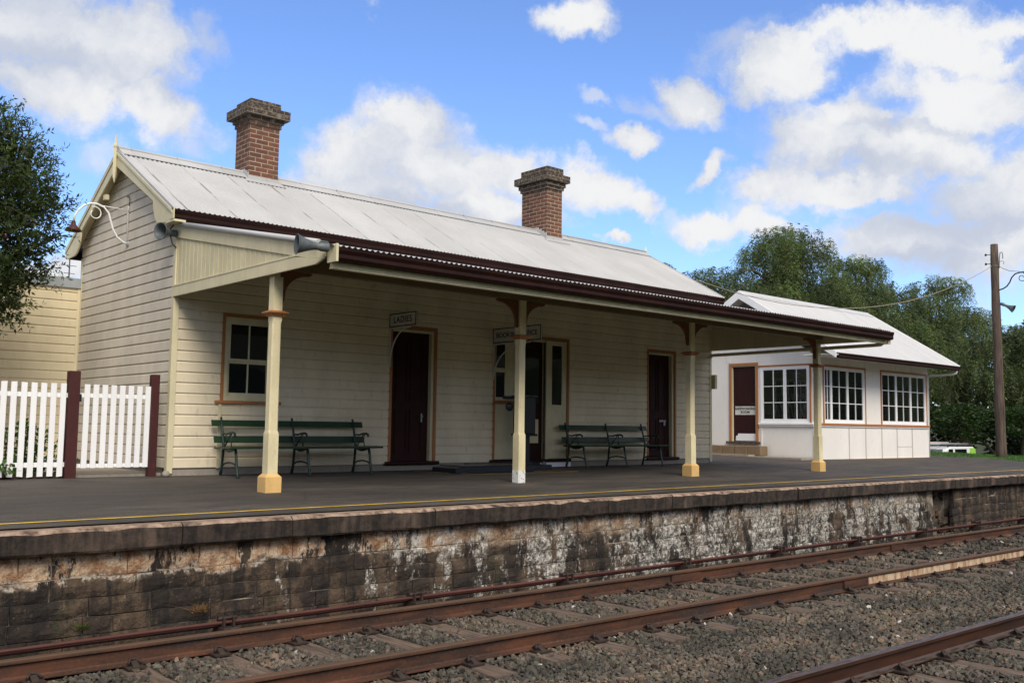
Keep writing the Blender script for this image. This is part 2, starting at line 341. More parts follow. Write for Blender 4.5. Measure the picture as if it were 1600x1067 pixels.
def text_mesh(name, body, size, M, m, parent, extrude=.002, offset=.0, align='CENTER', spacing=1.):
    cu = bpy.data.curves.new(name, 'FONT'); cu.body = body; cu.size = size; cu.extrude = extrude; cu.offset = offset; cu.align_x = align; cu.align_y = 'CENTER'; cu.space_character = spacing
    o = bpy.data.objects.new('tmp', cu); COL.objects.link(o)
    dg = bpy.context.evaluated_depsgraph_get(); me = bpy.data.meshes.new_from_object(o.evaluated_get(dg)); bpy.data.objects.remove(o)
    me.transform(M); me.name = name; me.materials.clear(); me.materials.append(m)
    return obj(name, me, m, parent)
def fast_mesh(name, V, F, mats, tint=None, smooth=False):
    """V (n,3), F (m,k) numpy"""
    me = bpy.data.meshes.new(name); k = F.shape[1]
    me.vertices.add(len(V)); me.vertices.foreach_set('co', V.astype(np.float32).ravel())
    me.loops.add(F.size); me.loops.foreach_set('vertex_index', F.astype(np.int32).ravel())
    me.polygons.add(len(F)); me.polygons.foreach_set('loop_start', np.arange(0, F.size, k, dtype=np.int32))
    me.polygons.foreach_set('use_smooth', np.full(len(F), smooth))
    if tint is not None:
        a = me.color_attributes.new('tint', 'FLOAT_COLOR', 'POINT'); c = np.ones((len(V), 4), np.float32); c[:, :3] = tint; a.data.foreach_set('color', c.ravel())
    for m in mats: me.materials.append(m)
    me.update(calc_edges=True); me.validate(); return me

# ---------------------------------------------------------------- building helpers
def platz(x, y):                                     # the platform falls gently from the wall to the edge
    return -.03 + .023*min(0, y) + .018*max(0, min(y, 3))*(1 if x > 14 else .3) - .002*max(0, min(x, 26)-14)
def boards(mb, place, s_rng, z0, z1, pitch, holes=(), lim=None, mi=0):
    """lapped weatherboards as real stepped faces. place(s, z, out) -> world point; s_rng=(s0,s1) or lim(z)->(s0,s1)"""
    k = 0
    prof = [(0, .021), (.006, .023), (pitch-.030, .0205), (pitch-.012, .005), (pitch, .004)]
    while z0+k*pitch < z1-1e-4:
        b = z0+k*pitch; k += 1
        for (h0, o0), (h1, o1) in zip(prof, prof[1:]):
            cuts = sorted({b+h0, b+h1} | {z for h in holes for z in h[2:4] if b+h0 < z < b+h1} | ({z1} if b+h0 < z1 < b+h1 else set()))
            for za, zb in zip(cuts, cuts[1:]):
                if za >= z1-1e-5: continue
                oa = o0+(o1-o0)*(za-b-h0)/(h1-h0); ob = o0+(o1-o0)*(zb-b-h0)/(h1-h0); zm = (za+zb)/2
                (a0, a1), (c0, c1) = (lim(za), lim(zb)) if lim else (s_rng, s_rng)
                if a1-a0 < .005: continue
                if c1 < c0: c0 = c1 = (a0+a1)/2
                segs = [(0., 1.)]
                hs = [h for h in holes if h[2] <= zm <= h[3]]
                if hs and not lim:
                    segs = []; cur = a0
                    for h in sorted(hs):
                        if h[0] > cur: segs.append(((cur-a0)/(a1-a0), (h[0]-a0)/(a1-a0)))
                        cur = max(cur, h[1])
                    if cur < a1: segs.append(((cur-a0)/(a1-a0), 1.))
                for t0, t1 in segs:
                    mb.face([place(a0+(a1-a0)*t0, za, oa), place(a0+(a1-a0)*t1, za, oa), place(c0+(c1-c0)*t1, zb, ob), place(c0+(c1-c0)*t0, zb, ob)], mi)
                    if za == b: mb.face([place(a0+(a1-a0)*t0, za, .0), place(a0+(a1-a0)*t1, za, .0), place(a0+(a1-a0)*t1, za, oa), place(a0+(a1-a0)*t0, za, oa)], mi)
    return mb
def corrugated(name, x0, x1, p0, p1, m, parent, amp=.0105, pitch=.076, rows=2, thick=.0):
    n = int((x1-x0)/pitch*8); xs = np.linspace(x0, x1, n+1); ph = np.cos((xs-x0)/pitch*2*np.pi)*amp
    d = np.array([p1[0]-p0[0], p1[1]-p0[1]]); L = np.linalg.norm(d); nrm = np.array([-d[1], d[0]])/L
    if nrm[1] < 0: nrm = -nrm
    V = []
    for t in np.linspace(0, 1, rows+1):
        y = p0[0]+d[0]*t+nrm[0]*ph; z = p0[1]+d[1]*t+nrm[1]*ph; V.append(np.stack([xs, y, z], 1))
    rs = np.random.default_rng(5); off = rs.normal(size=400)*.010; k = ((xs-x0)/.762).astype(int); V[0 if p0[1] < p1[1] else -1][:, 1] += off[k]*(1 if p0[1] < p1[1] else -1)
    V = np.concatenate(V); F = []
    i = np.arange(n)
    for r in range(rows): F.append(np.stack([r*(n+1)+i, r*(n+1)+i+1, (r+1)*(n+1)+i+1, (r+1)*(n+1)+i], 1))
    F = np.concatenate(F)
    return obj(name, fast_mesh(name, V, F, [m], smooth=True), m, parent)
def gutter_poly(y, zt, w=.115, h=.15):               # ogee gutter profile in (y, z), front towards -y
    return [(y+w, zt-.01), (y+w, zt-h), (y+.035, zt-h), (y+.012, zt-h*.78), (y+.022, zt-h*.5), (y, zt-h*.22), (y, zt), (y+.014, zt), (y+.014, zt-.02), (y+.03, zt-h+.012), (y+w-.012, zt-h+.012), (y+w-.012, zt-.01)]
def frame_rect(mb, x0, x1, z0, z1, y0, y1, w, wt=None, wb=None, axis='y', mi=0):
    """four bars butted end to end round a rectangle; axis 'y': plane x-z, axis 'x': plane y-z with (y0,y1) the x thickness"""
    wt = w if wt is None else wt; wb = w if wb is None else wb
    for a, b, c, d in ((x0, x0+w, z0, z1-wt), (x1-w, x1, z0, z1-wt), (x0, x1, z1-wt, z1)) + (((x0+w, x1-w, z0, z0+wb),) if wb else ()):
        if axis == 'y': mb.box((a, y0, c), (b, y1, d), mi)
        else: mb.box((y0, a, c), (y1, b, d), mi)
    return mb

# ================================================================ STATION BUILDING
L, W = 12.507, 4.086
st = thing('station_building', 'cream weatherboard station building with white corrugated roof, two brick chimneys and a posted verandah', 'building', (0, 0, 0))
win = (.72, 1.62, 1.05, 2.34); lad = (3.72, 4.67, .06, 2.40); bok = (6.0, 7.93, .06, 2.44); dr3 = (10.31, 11.24, .06, 2.40)
wallp = lambda s, z, o: (s, -o, z)
mb = boards(MB(), wallp, (.03, L-.03), .079, 3.56, .1521, [win, lad, bok, dr3])
obj('front_wall', mb, M_CREAM, st)
mb = MB()
for h in (win, lad, bok, dr3):                          # reveals of the openings
    mb.box((h[0]-.02, .0, h[2]), (h[0], .16, h[3])); mb.box((h[1], .0, h[2]), (h[1]+.02, .16, h[3])); mb.box((h[0], .0, h[3]), (h[1], .16, h[3]+.02))
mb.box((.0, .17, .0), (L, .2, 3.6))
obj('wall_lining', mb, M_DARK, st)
zr, ze, yr = 5.03, 3.735, 2.043
slope = (zr-ze)/(yr+.27)
roofz = lambda y: zr-slope*abs(y-yr)
gl = lambda z: (max(0, yr-(zr-.03-z)/slope), min(W, yr+(zr-.03-z)/slope)) if z > roofz(0)-.03 else (0, W)
obj('gable_wall', boards(MB(), lambda s, z, o: (-o, s, z), None, .079, zr-.05, .1521, lim=gl), M_GABLE, st)
obj('gable_wall', boards(MB(), lambda s, z, o: (L+o, s, z), None, .079, zr-.05, .1521, lim=gl), M_CREAM, st)
obj('back_wall', MB().box((0, W-.02, 0), (L, W, 3.75)), M_CREAM, st)
for x in (-.03, L-.055): obj('corner_board', MB().box((x, -.032, .0), (x+.085, .06, 3.55)), M_TRIMC, st, .004)
obj('corner_board', MB().box((-.032, W-.06, 0), (-.006, W+.01, 3.55)), M_TRIMC, st, .004)
obj('foundation', MB().box((.01, .01, -.3), (L-.01, W, .075)).box((.03, -.006, -.2), (L-.03, .009, .055)), M_CONC, st)
# roof
rf = corrugated('roof', -.21, 12.65, (-.315, roofz(-.315)), (yr, zr), M_ROOF, st)
corrugated('roof_back_slope', -.21, 12.65, (yr, zr), (W+.32, roofz(W+.32)), M_ROOF, rf)
mb = MB()
for sgn in (-1, 1):
    y1 = yr+sgn*.20
    mb.face([(-.2, yr, zr+.045), (12.64, yr, zr+.045), (12.64, y1, roofz(y1)+.030), (-.2, y1, roofz(y1)+.030)][::-sgn])
    mb.face([(-.2, y1, roofz(y1)+.020), (12.64, y1, roofz(y1)+.020), (12.64, y1, roofz(y1)+.030), (-.2, y1, roofz(y1)+.030)])
mb.tube([(-.2, yr, zr+.05), (12.64, yr, zr+.05)], .025, 8)
obj('ridge_cap', mb, M_ROOF, rf)
# roof edge flashing along the rakes
for x in (-.215, 12.62):
    for sgn in (-1, 1):
        ye = yr+sgn*2.36
        obj('rake_flashing', MB().prism([(yr, zr+.022), (ye, roofz(ye)+.022), (ye, roofz(ye)-.03), (yr, zr-.03)], 'x', x, x+.035), M_ROOF, rf)
# soffit, fascia, barge boards, finials
mb = MB()
for x0, x1 in ((-.18, -.03), (L+.03, 12.61)):
    for sgn in (-1, 1):
        ye = yr+sgn*2.2
        mb.prism([(yr, zr-.05), (ye, roofz(ye)-.05), (ye, roofz(ye)-.075), (yr, zr-.075)], 'x', x0, x1)
mb.box((-.03, -.2, 3.60), (L+.03, -.03, 3.62))
obj('soffit', mb, M_TRIMC, st)
def barge(x, sgn):
    o = .235
    pts = [(yr, zr-.02), (yr+sgn*2.33, roofz(-.287)-.02), (yr+sgn*2.33, 3.60), (yr+sgn*2.25, 3.545), (yr+sgn*1.86, 3.56)]
    for k in range(1, 6):
        a = k/5*math.pi/2; pts.append((yr+sgn*(1.86-.04-.26*math.sin(a)*.9), 3.56+(roofz(.52)-o-3.56)*(1-math.cos(a))**.75))
    pts.append((yr, zr-o-.03))
    return MB().prism(pts if sgn > 0 else pts[::-1], 'x', x-.014, x+.014)
for x in (-.195, 12.625):
    for sgn in (-1, 1):
        obj('barge_board', barge(x, sgn), M_TRIMC, st, .004)
        y0 = yr+sgn*2.335
        obj('barge_moulding', MB().prism([(yr, zr-.03), (y0, roofz(y0)-.03), (y0, roofz(y0)-.075), (yr, zr-.075)], 'x', x-.030, x-.0155), M_TRIMC, st)
for x in (-.235, 12.665):
    mb = MB(); w = .035
    prof = [(.004, 4.50), (.028, 4.58), (.034, 4.66), (.034, 5.06), (.045, 5.08), (.045, 5.11), (.03, 5.12), (.004, 5.27 if x < 0 else 5.22)]
    mb.lathe(prof, (x, yr, 0), n=4); mb.sm = [False]*len(mb.sm)
    obj('finial', mb, M_TRIMC, st)
obj('fascia', MB().box((-.19, -.205, 3.585), (12.6, -.18, ze-.03)), M_TRIMC, st)
obj('gutter', MB().prism(gutter_poly(-.335, ze-.030, .13, .145), 'x', -.2, 12.63), M_GUTTER, st)
obj('gutter', MB().prism([(2*yr-p[0], p[1]) for p in gutter_poly(-.335, ze-.030, .13, .145)][::-1], 'x', -.2, 12.63), M_GUTTER, st)
mb = MB(); mb.box((-.215, -.34, 3.565), (-.20, -.2, 3.72)); mb.box((-.21, -.33, 3.53), (-.03, -.05, 3.562)); obj('eave_end_box', mb, M_TRIMC, st)

# chimneys
def chimney(x0, x1, y0, y1, top, zb, steps):
    def ring(mb, g, za, zb_, cap=False):
        c = [(x0-g, y0-g), (x1+g, y0-g), (x1+g, y1+g), (x0-g, y1+g)]; u = 0
        for k in range(4):
            a, b = c[k], c[(k+1) % 4]; d = math.hypot(b[0]-a[0], b[1]-a[1])
            mb.face([(a[0], a[1], za), (b[0], b[1], za), (b[0], b[1], zb_), (a[0], a[1], zb_)], uv=[(u, za), (u+d, za), (u+d, zb_), (u, zb_)]); u += d
        mb.face([(p[0], p[1], zb_) for p in c], uv=[(p[0], p[1]) for p in c]); mb.face([(p[0], p[1], za) for p in c][::-1], uv=[(p[0], p[1]) for p in c][::-1])
    mb = MB(); ring(mb, 0, zb, steps[0][1]); ch = obj('chimney', mb, M_BRICK, st)
    mb = MB()
    for g, za, zz in steps: ring(mb, g, za, zz)
    obj('chimney_cap', mb, M_BRICK, ch, .008)
    mb = MB()                                            # stepped flashing
    fy = y0-.012; fz = roofz(y0)
    mb.box((x0-.02, fy-.004, fz-.05), (x1+.02, fy+.008, fz+.07))
    n = 4
    for k in range(n):
        ya = y0-.01+(yr-y0)*k/n; yb = y0-.01+(yr-y0)*(k+1)/n
        for x in (x0-.016, x1+.004): mb.box((x, ya, roofz(ya)-.05), (x+.012, yb, roofz(yb)+.10))
        ya = yr+(y1-yr)*k/n; yb = yr+(y1-yr)*(k+1)/n
        for x in (x0-.016, x1+.004): mb.box((x, ya, roofz(yb)-.05), (x+.012, yb, roofz(ya)+.10))
    mb.face([(x0-.12, y0-.16, roofz(y0-.16)+.014), (x1+.12, y0-.16, roofz(y0-.16)+.014), (x1+.05, y0, fz+.02), (x0-.05, y0, fz+.02)])
    obj('flashing', mb, M_ROOF, ch)
chimney(1.95, 2.51, 1.85, 2.38, 6.36, 4.6, [(.025, 5.91, 5.99), (.055, 5.99, 6.06), (.135, 6.06, 6.22), (.01, 6.22, 6.36)])
chimney(8.94, 9.40, 1.70, 2.52, 6.48, 4.6, [(.03, 5.98, 6.05), (.06, 6.05, 6.12), (.03, 6.12, 6.15), (.13, 6.15, 6.30), (.02, 6.30, 6.47)])

# window
w = obj('window', frame_rect(MB(), .72, 1.62, 1.05, 2.34, -.028, .02, .05, wb=0), M_ORANGE, st, .004)
obj('sill', MB().box((.64, -.06, 1.005), (1.70, .02, 1.05)), M_ORANGE, w, .006)
obj('frame', frame_rect(MB(), .77, 1.57, 1.05, 2.29, -.012, .05, .065, wb=.07), M_TRIMC, w, .003)
obj('upper_sash', frame_rect(MB(), .835, 1.505, 1.64, 2.225, .0, .035, .035, wt=.04, wb=.035).box((1.158, .004, 1.675), (1.18, .03, 2.185)), M_TRIMC, w)
obj('lower_sash', frame_rect(MB(), .835, 1.505, 1.12, 1.640, .02, .05, .035, wt=.035, wb=.05).box((1.158, .024, 1.17), (1.18, .045, 1.605)), M_TRIMC, w)
obj('pane', MB().box((.84, .016, 1.66), (1.50, .02, 2.21)), M_GLASS, w); obj('pane', MB().box((.84, .038, 1.15), (1.50, .042, 1.62)), M_GLASS, w)
obj('conduit', MB().box((.70, -.045, .07), (.745, -.022, 1.0)), M_TRIMC, st)
# doors
def door_frame(h, xl, xr, leafm, sillx, name='door'):
    x0, x1, z0, z1 = h
    d = obj(name, MB().box((xl, .085, .12), (xr, .125, z1-.09)), leafm, st)
    mb = MB()
    frame_rect(mb, x0-.02, x1+.02, .12, z1+.015, -.030, .0, .055, wb=0); obj('architrave', mb, M_ORANGE, d, .004)
    mb = MB(); fa, fb_ = (xl-.05, xr+.05) if xr-xl > .7 and x1-x0 > 1.5 else (x0, x1); mb.box((fa, .0, .12), (xl, .15, z1-.045)); mb.box((xr, .0, .12), (fb_, .15, z1-.045)); mb.box((xl, .0, z1-.09), (xr, .15, z1-.045)); obj('frame', mb, M_TRIMC, d, .003)
    mb = MB(); mb.prism([(-.07, .075), (-.055, .06), (.12, .06), (.12, .12), (-.055, .12), (-.07, .105)], 'x', sillx[0], sillx[1]); obj('sill', mb, M_DOOR, d, .004)
    return d
d = door_frame(lad, 3.765, 4.585, M_DOOR, (3.64, 4.75))
mb = MB()
for z0, z1 in ((.25, 1.0), (1.12, 2.2)):
    for x0 in (3.89, 4.20): frame_rect(mb, x0, x0+.25, z0, z1, .072, .085, .02)
obj('panel_moulding', mb, M_DOOR, d); mb = MB().box((4.43, .07, .78), (4.462, .085, .93)); mb.tube([(4.446, .075, .88), (4.446, .03, .88), (4.40, .03, .88)], .009, 6); obj('handle', mb, M_GREY, d)
d = door_frame(dr3, 10.355, 11.14, M_DOOR, (10.27, 11.32))
mb = MB()
for z0, z1 in ((.25, .95), (1.1, 2.2)):
    for x0 in (10.50, 10.78): frame_rect(mb, x0, x0+.22, z0, z1, .072, .085, .02)
obj('panel_moulding', mb, M_DOOR, d); mb = MB().box((10.80, .065, .87), (11.02, .085, .91)); mb.box((10.93, .05, .79), (10.98, .066, .885)); obj('handle', mb, M_GREY, d)
# booking office: sidelight, door, tall sidelight
d = door_frame(bok, 6.56, 7.32, M_DOOR, (5.92, 7.98), 'booking_door')
obj('door_panel', MB().box((6.965, .07, .42), (7.215, .083, .87)), M_POST, d)
obj('door_glazing', MB().box((6.64, .078, 1.15), (7.24, .083, 2.2)), M_GLASS, d)
mb = MB(); frame_rect(mb, 6.0, 6.34, 1.20, 2.39, -.012, .02, .06, wt=.10, wb=.06); mb.box((6.06, -.012, 1.72), (6.28, .02, 1.80)); mb.box((6.0, -.006, .125), (6.50, .02, 1.14)); mb.box((6.34, -.012, 1.2), (6.50, .02, 2.39)); mb.box((6.50, -.03, .12), (6.56, .05, 2.39))
sl = obj('sidelight', mb, M_TRIMC, d, .003); obj('pane', MB().box((6.05, .004, 1.25), (6.29, .008, 2.30)), M_GLASS, sl); obj('ledge', MB().box((6.0, -.05, 1.14), (6.52, .02, 1.195)), M_ORANGE, sl, .004)
mb = MB(); frame_rect(mb, 7.38, 7.87, .125, 2.39, -.012, .02, .11, wt=.09, wb=1.03); mb.box((7.32, -.03, .12), (7.379, .05, 2.39)); mb.box((7.871, .0, .12), (7.93, .03, 2.40))
sl = obj('sidelight', mb, M_TRIMC, d, .003); obj('pane', MB().box((7.49, .004, 1.15), (7.77, .008, 2.31)), M_GLASS, sl)
obj('riser_board', MB().box((6.9, -.03, -.06), (8.0, -.012, .058)), M_WHITE, st)

# canopy
M_LINING = painted('soffit_shade_brown', (.17, .125, .07), .7)  # dark brown puts the canopy shade into lining, rafters and beam
cz = lambda y: 2.700+.2025*(y+4.22)
cn = corrugated('canopy_roof', -.04, 12.58, (-4.30, cz(-4.30)), (-.015, cz(-.015)), M_ROOF2, st, amp=.009)
for x in (-.05, 12.6): obj('roll_edge', MB().tube([(x, -.12, cz(-.12)+.01), (x, -4.05, cz(-4.05)+.01)], .034, 10), M_ROOF2, cn)
obj('canopy_gutter', MB().prism(gutter_poly(-4.34, 2.665, .14, .15), 'x', .02, 12.62), M_GUTTER, st)
obj('canopy_fascia', MB().box((.035, -4.199, 2.455), (12.55, -4.155, 2.64)).box((.035, -4.215, 2.44), (12.55, -4.14, 2.453)), M_TRIMC, st, .003)
obj('gutter_end_plate', MB().box((-.0, -4.345, 2.50), (.03, -4.15, 2.70)), M_TRIMC, st, .003); obj('gutter_end_plate', MB().box((12.56, -4.25, 2.44), (12.66, -4.12, 2.56)), M_TRIMC, st, .003)
mb = MB()
for k in range(15):
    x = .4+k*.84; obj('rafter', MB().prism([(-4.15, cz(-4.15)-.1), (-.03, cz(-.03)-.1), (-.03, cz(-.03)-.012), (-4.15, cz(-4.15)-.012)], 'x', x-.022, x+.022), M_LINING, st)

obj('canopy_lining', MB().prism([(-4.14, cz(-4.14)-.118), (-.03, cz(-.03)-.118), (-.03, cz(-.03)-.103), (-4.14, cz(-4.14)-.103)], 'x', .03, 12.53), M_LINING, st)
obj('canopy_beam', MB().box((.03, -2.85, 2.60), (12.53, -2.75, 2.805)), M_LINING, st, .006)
def end_panel(x, sg):
    xo = x-sg*.0
    p = obj('end_panel', MB().prism([(-.03, 2.52), (-3.9, 2.52), (-4.12, 2.58), (-4.12, cz(-4.12)-.03), (-.03, cz(-.03)-.03)][::-1], 'x', xo-.012, xo+.012), M_TRIMC, st)
    a, b = (xo-.034, xo-.0125) if sg > 0 else (xo+.0125, xo+.034)
    obj('barge_board', MB().prism([(-.0, cz(0)-.19), (-3.78, cz(-3.78)-.19), (-4.13, cz(-4.13)-.17), (-4.13, cz(-4.13)-.0), (-.0, cz(0)-.0)], 'x', a, b), M_TRIMC, p, .003)
    mb = MB(); mb.prism([(-.0, 2.505), (-3.98, 2.505), (-4.12, 2.545), (-3.46, 2.648), (-.0, 2.648)], 'x', a+(-.006 if sg > 0 else .006), b); mb.box((a-.012 if sg > 0 else b, -3.5, 2.648), (a if sg > 0 else b+.012, -.0, 2.672)); obj('bottom_rail', mb, M_TRIMC, p, .003)
    mb = MB()
    for k in range(26):
        y = -.09-k*.132; zt = cz(y)-.19
        if zt > 2.68: obj('bead', MB().box((a+.012 if sg > 0 else a-.0, y-.007, 2.66), (b-.004 if sg > 0 else b-.010, y+.007, zt-.002)), M_TRIMC, p)
end_panel(.0, 1); end_panel(12.545, -1)
# posts
M_BRACKET = painted('bracket_shade_brown', (.17, .065, .025), .55, dirt=(.05, .03, .02), amount=.4, scale=4)  # tan trim darkened so the brackets carry the canopy shade in their colour
PX = (.105, 4.13, 8.19, 12.36)
def post(i, x):
    y = -2.80; h = .06; zb = platz(x, y); zt = 2.50 if i in (0, 3) else 2.6
    def sect(s, c): return [(x-s+c, y-s), (x+s-c, y-s), (x+s, y-s+c), (x+s, y+s-c), (x+s-c, y+s), (x-s+c, y+s), (x-s, y+s-c), (x-s, y-s+c)]
    mb = MB(); lv = [(zb, .066, .0005), (.60, .066, .0005), (.64, .061, .016), (1.93, .060, .016), (1.975, .060, .0005), (zt, .060, .0005)]; rings = []
    for z, s, c in lv: rings.append(len(mb.v)); mb.v += [(p[0], p[1], z) for p in sect(s, c)]
    for a, b in zip(rings, rings[1:]):
        for k in range(8): mb.f.append([a+k, a+(k+1) % 8, b+(k+1) % 8, b+k]); mb.m.append(0); mb.sm.append(False)
    p = obj('verandah_post', mb, M_POST, st)
    mb = MB()
    for g, z0, z1 in ((.085, 2.018, 2.036), (.105, 2.036, 2.052), (.122, 2.052, 2.070), (.095, 2.070, 2.084)): mb.box((x-g, y-g, z0), (x+g, y+g, z1))
    obj('collar', mb, M_ORANGE, p, .004)
    if i != 1:
        mb = MB(); mb.box((x-.105, y-.105, zb-.01), (x+.105, y+.105, .085))
        mb.v += [(x-.105, y-.105, .085), (x+.105, y-.105, .085), (x+.105, y+.105, .085), (x-.105, y+.105, .085), (x-.07, y-.07, .125), (x+.07, y-.07, .125), (x+.07, y+.07, .125), (x-.07, y+.07, .125)]; b0 = len(mb.v)-8
        for k in range(4): mb.f.append([b0+k, b0+(k+1) % 4, b0+4+(k+1) % 4, b0+4+k]); mb.m.append(0); mb.sm.append(False)
        obj('post_base', mb, M_OCHRE, p, .004)
    else: tag(obj('post_base', MB().box((x-.069, y-.069, zb-.01), (x+.069, y+.069, .085)), M_WPB, p, .003), 'white painted foot with black scribbles')
    for sg in (-1, 1):
        if (i == 0 and sg < 0) or (i == 3 and sg > 0): continue
        xs = x+sg*.06; pts = [(xs, 2.59), (xs+sg*.42, 2.59), (xs+sg*.42, 2.57)]
        for k in range(9):
            a = k/8*math.pi/2; pts.append((xs+sg*(.38-.325*math.sin(a)), 2.55-.26*(1-math.cos(a))))
        pts += [(xs+sg*.045, 2.21), (xs, 2.19)]
        obj('bracket', MB().prism(pts if sg < 0 else pts[::-1], 'y', y-.022, y+.022), M_BRACKET, p, .004)
def wpb(t, b):
    n = t.noise(t.coord(), 26, 4, .6, 1.2); t.put(b, 'Base Color', t.mix(t.ramp(n, .60, .62), (.72, .72, .70), (.03, .03, .03)))
M_WPB = mat('scribbled_white', (.7, .7, .7), .6, fn=wpb)
for i, x in enumerate(PX): post(i, x)
# downpipes
dp = [(12.50, -4.22, 2.54), (12.50, -4.20, 2.47), (12.50, -4.12, 2.425), (12.5, -3.95, 2.42), (12.5, -.05, 2.40), (12.52, -.02, 2.36)]
obj('downpipe', MB().tube(dp, .036, 10), M_POST, st)
obj('meter_box', MB().box((12.54, -.12, 1.64), (12.62, .06, 1.96)), M_TRIMC, st, .004)

# ---- low wing behind on the left
wg = thing('annex_building', 'low flat-roofed yellow-cream weatherboard wing behind the white picket fence', 'building', (-4, W, 0))
obj('wall', boards(MB(), lambda s, z, o: (s, W-o, z), (-9., -.06), .06, 3.02, .1521), M_WING, wg)
obj('corner_board', MB().box((-.075, W-.035, .0), (-.03, W-.0, 3.05)), M_WING, wg)
obj('fascia', MB().box((-9, W-.06, 3.02), (-.035, W-.02, 3.19)), M_GREY, wg)
obj('roof', MB().box((-9, W-.02, 3.0), (-.035, W+5, 3.17)), M_GREY, wg)
obj('side_wall', MB().box((-9, W, 0), (-8.9, W+5, 3.0)).box((-9, W+4.9, 0), (0, W+5, 3.0)), M_WING, wg)

# ================================================================ SIGNAL BOX (white building)
X0, X1, YF, YB = 17.483, 23.95, .335, 4.27
sb = thing('signal_box', 'white sheet-clad signal building with tan trim, gabled pale roof and many-paned windows', 'building', (X0, YF, 0))
W1 = (17.93, 20.11, .93, 2.45); W2 = (21.06, 23.85, .93, 2.45); GW = (.47, 2.0, .93, 2.46); GD = (2.07, 3.03, .36, 2.58)
def holes_wall(place, s0, s1, z0, z1, holes):
    mb = MB(); zs = sorted({z0, z1} | {z for h in holes for z in h[2:4]})
    for za, zb in zip(zs, zs[1:]):
        cur = s0
        for h in sorted(h for h in holes if h[2] <= (za+zb)/2 <= h[3]):
            if h[0] > cur: place(mb, cur, h[0], za, zb)
            cur = h[1]
        if cur < s1: place(mb, cur, s1, za, zb)
    return mb
obj('front_wall', holes_wall(lambda m, a, b, c, d: m.box((a, YF, c), (b, YF+.09, d)), X0, X1, -.2, 2.74, [W1, W2]), M_WALLW, sb)
obj('gable_wall', holes_wall(lambda m, a, b, c, d: m.box((X0, a, c), (X0+.09, b, d)), YF+.09, YB, -.2, 2.74, [GW, GD]).prism([(YF, 2.74), (YB, 2.74), (3.0, 3.55), (2.3, 3.95), (1.6, 3.55)], 'x', X0, X0+.09), M_WALLW, sb)
obj('back_wall', holes_wall(lambda m, a, b, c, d: m.box((a, YB-.09, c), (b, YB, d)), X0, X1, -.2, 2.74, [(18.2, 20.4, 1.0, 2.4), (21.3, 23.5, 1.0, 2.4)]).box((X1-.09, YF+.09, -.2), (X1, YB-.09, 2.74)).prism([(YF, 2.74), (YB, 2.74), (2.3, 3.95)], 'x', X1-.09, X1), M_WALLW, sb)
obj('interior_lining', holes_wall(lambda m, a, b, c, d: m.box((a, YB-.12, c), (b, YB-.10, d)), X0+.1, X1-.1, .15, 2.6, [(18.2, 20.4, 1.0, 2.4), (21.3, 23.5, 1.0, 2.4)]).box((X0+.1, YF+.1, .1), (X1-.1, YB-.2, .15)).box((X0+.1, YF+.1, 2.6), (X1-.1, YB-.2, 2.65)), painted('room_paint', (.42, .40, .30), .7), sb)
BT = []
for x in (19.22, 20.13, 21.05, 21.96, 22.9): BT.append(((x-.02, YF-.014, -.04), (x+.02, YF, .86)))
for x in (18.3, 19.22, 20.16, 21.02, 21.96, 22.9): BT.append(((x-.02, YF-.014, 2.53), (x+.02, YF, 2.68)))
for y in (2.0, 2.07, 3.0, 3.07): BT.append(((X0-.014, y-.0, 2.62), (X0, y+.03, 3.2)))
BT += [((X0-.014, YF-.014, -.04), (X0+.05, YF, 2.7)), ((X1-.05, YF-.014, -.04), (X1+.014, YF, 2.7)), ((X0-.014, YF, -.04), (X0, YF+.05, .86)), ((X0-.016, 1.95, .0), (X0, 2.0, .86))]
M_BATTEN = painted('weathered_batten', (.50, .47, .42), .7, dirt=(.2, .17, .12), amount=.6, scale=6)
for a, b in BT: obj('batten', MB().box(a, b), M_BATTEN if a[2] < 0 and a[0] > X0+.1 and b[0] < X1-.1 else M_WALLW, sb, .003)
obj('joint_line', MB().box((21.98, YF-.004, .28), (22.88, YF, .29)), M_CONC, sb)
obj('sill_band', MB().box((X0-.05, YF-.055, .865), (X1+.05, YF, .93)), M_ORANGE, sb, .006)
obj('drip_board', MB().box((X0-.03, YF-.035, .835), (X1+.03, YF, .862)), M_WHITE, sb)
obj('white_sill', MB().box((X0-.075, YF, .875), (X0, 2.04, .93)).box((X0-.05, YF, .83), (X0, 2.04, .873)), M_WHITE, sb, .006)
obj('base_board', MB().box((X0-.02, YF-.02, -.16), (X1+.02, YF, -.035)), M_OCHRE, sb)
def sash_x(name, a, b, z0, z1, y, cols=2, rows=3):
    mb = frame_rect(MB(), a, b, z0, z1, y-.02, y+.02, .042, wb=.07)
    for k in range(1, cols): xx = a+.042+(b-a-.084)*k/cols; mb.box((xx-.010, y-.013, z0+.07), (xx+.010, y+.013, z1-.042))
    for k in range(1, rows): zz = z0+.07+(z1-z0-.112)*k/rows; mb.box((a+.042, y-.0115, zz-.010), (b-.042, y+.0115, zz+.010))
    s = obj('sash', mb, M_WHITE, name); obj('pane', MB().box((a+.035, y+.001, z0+.05), (b-.035, y+.005, z1-.03)), M_PANE, s); return s
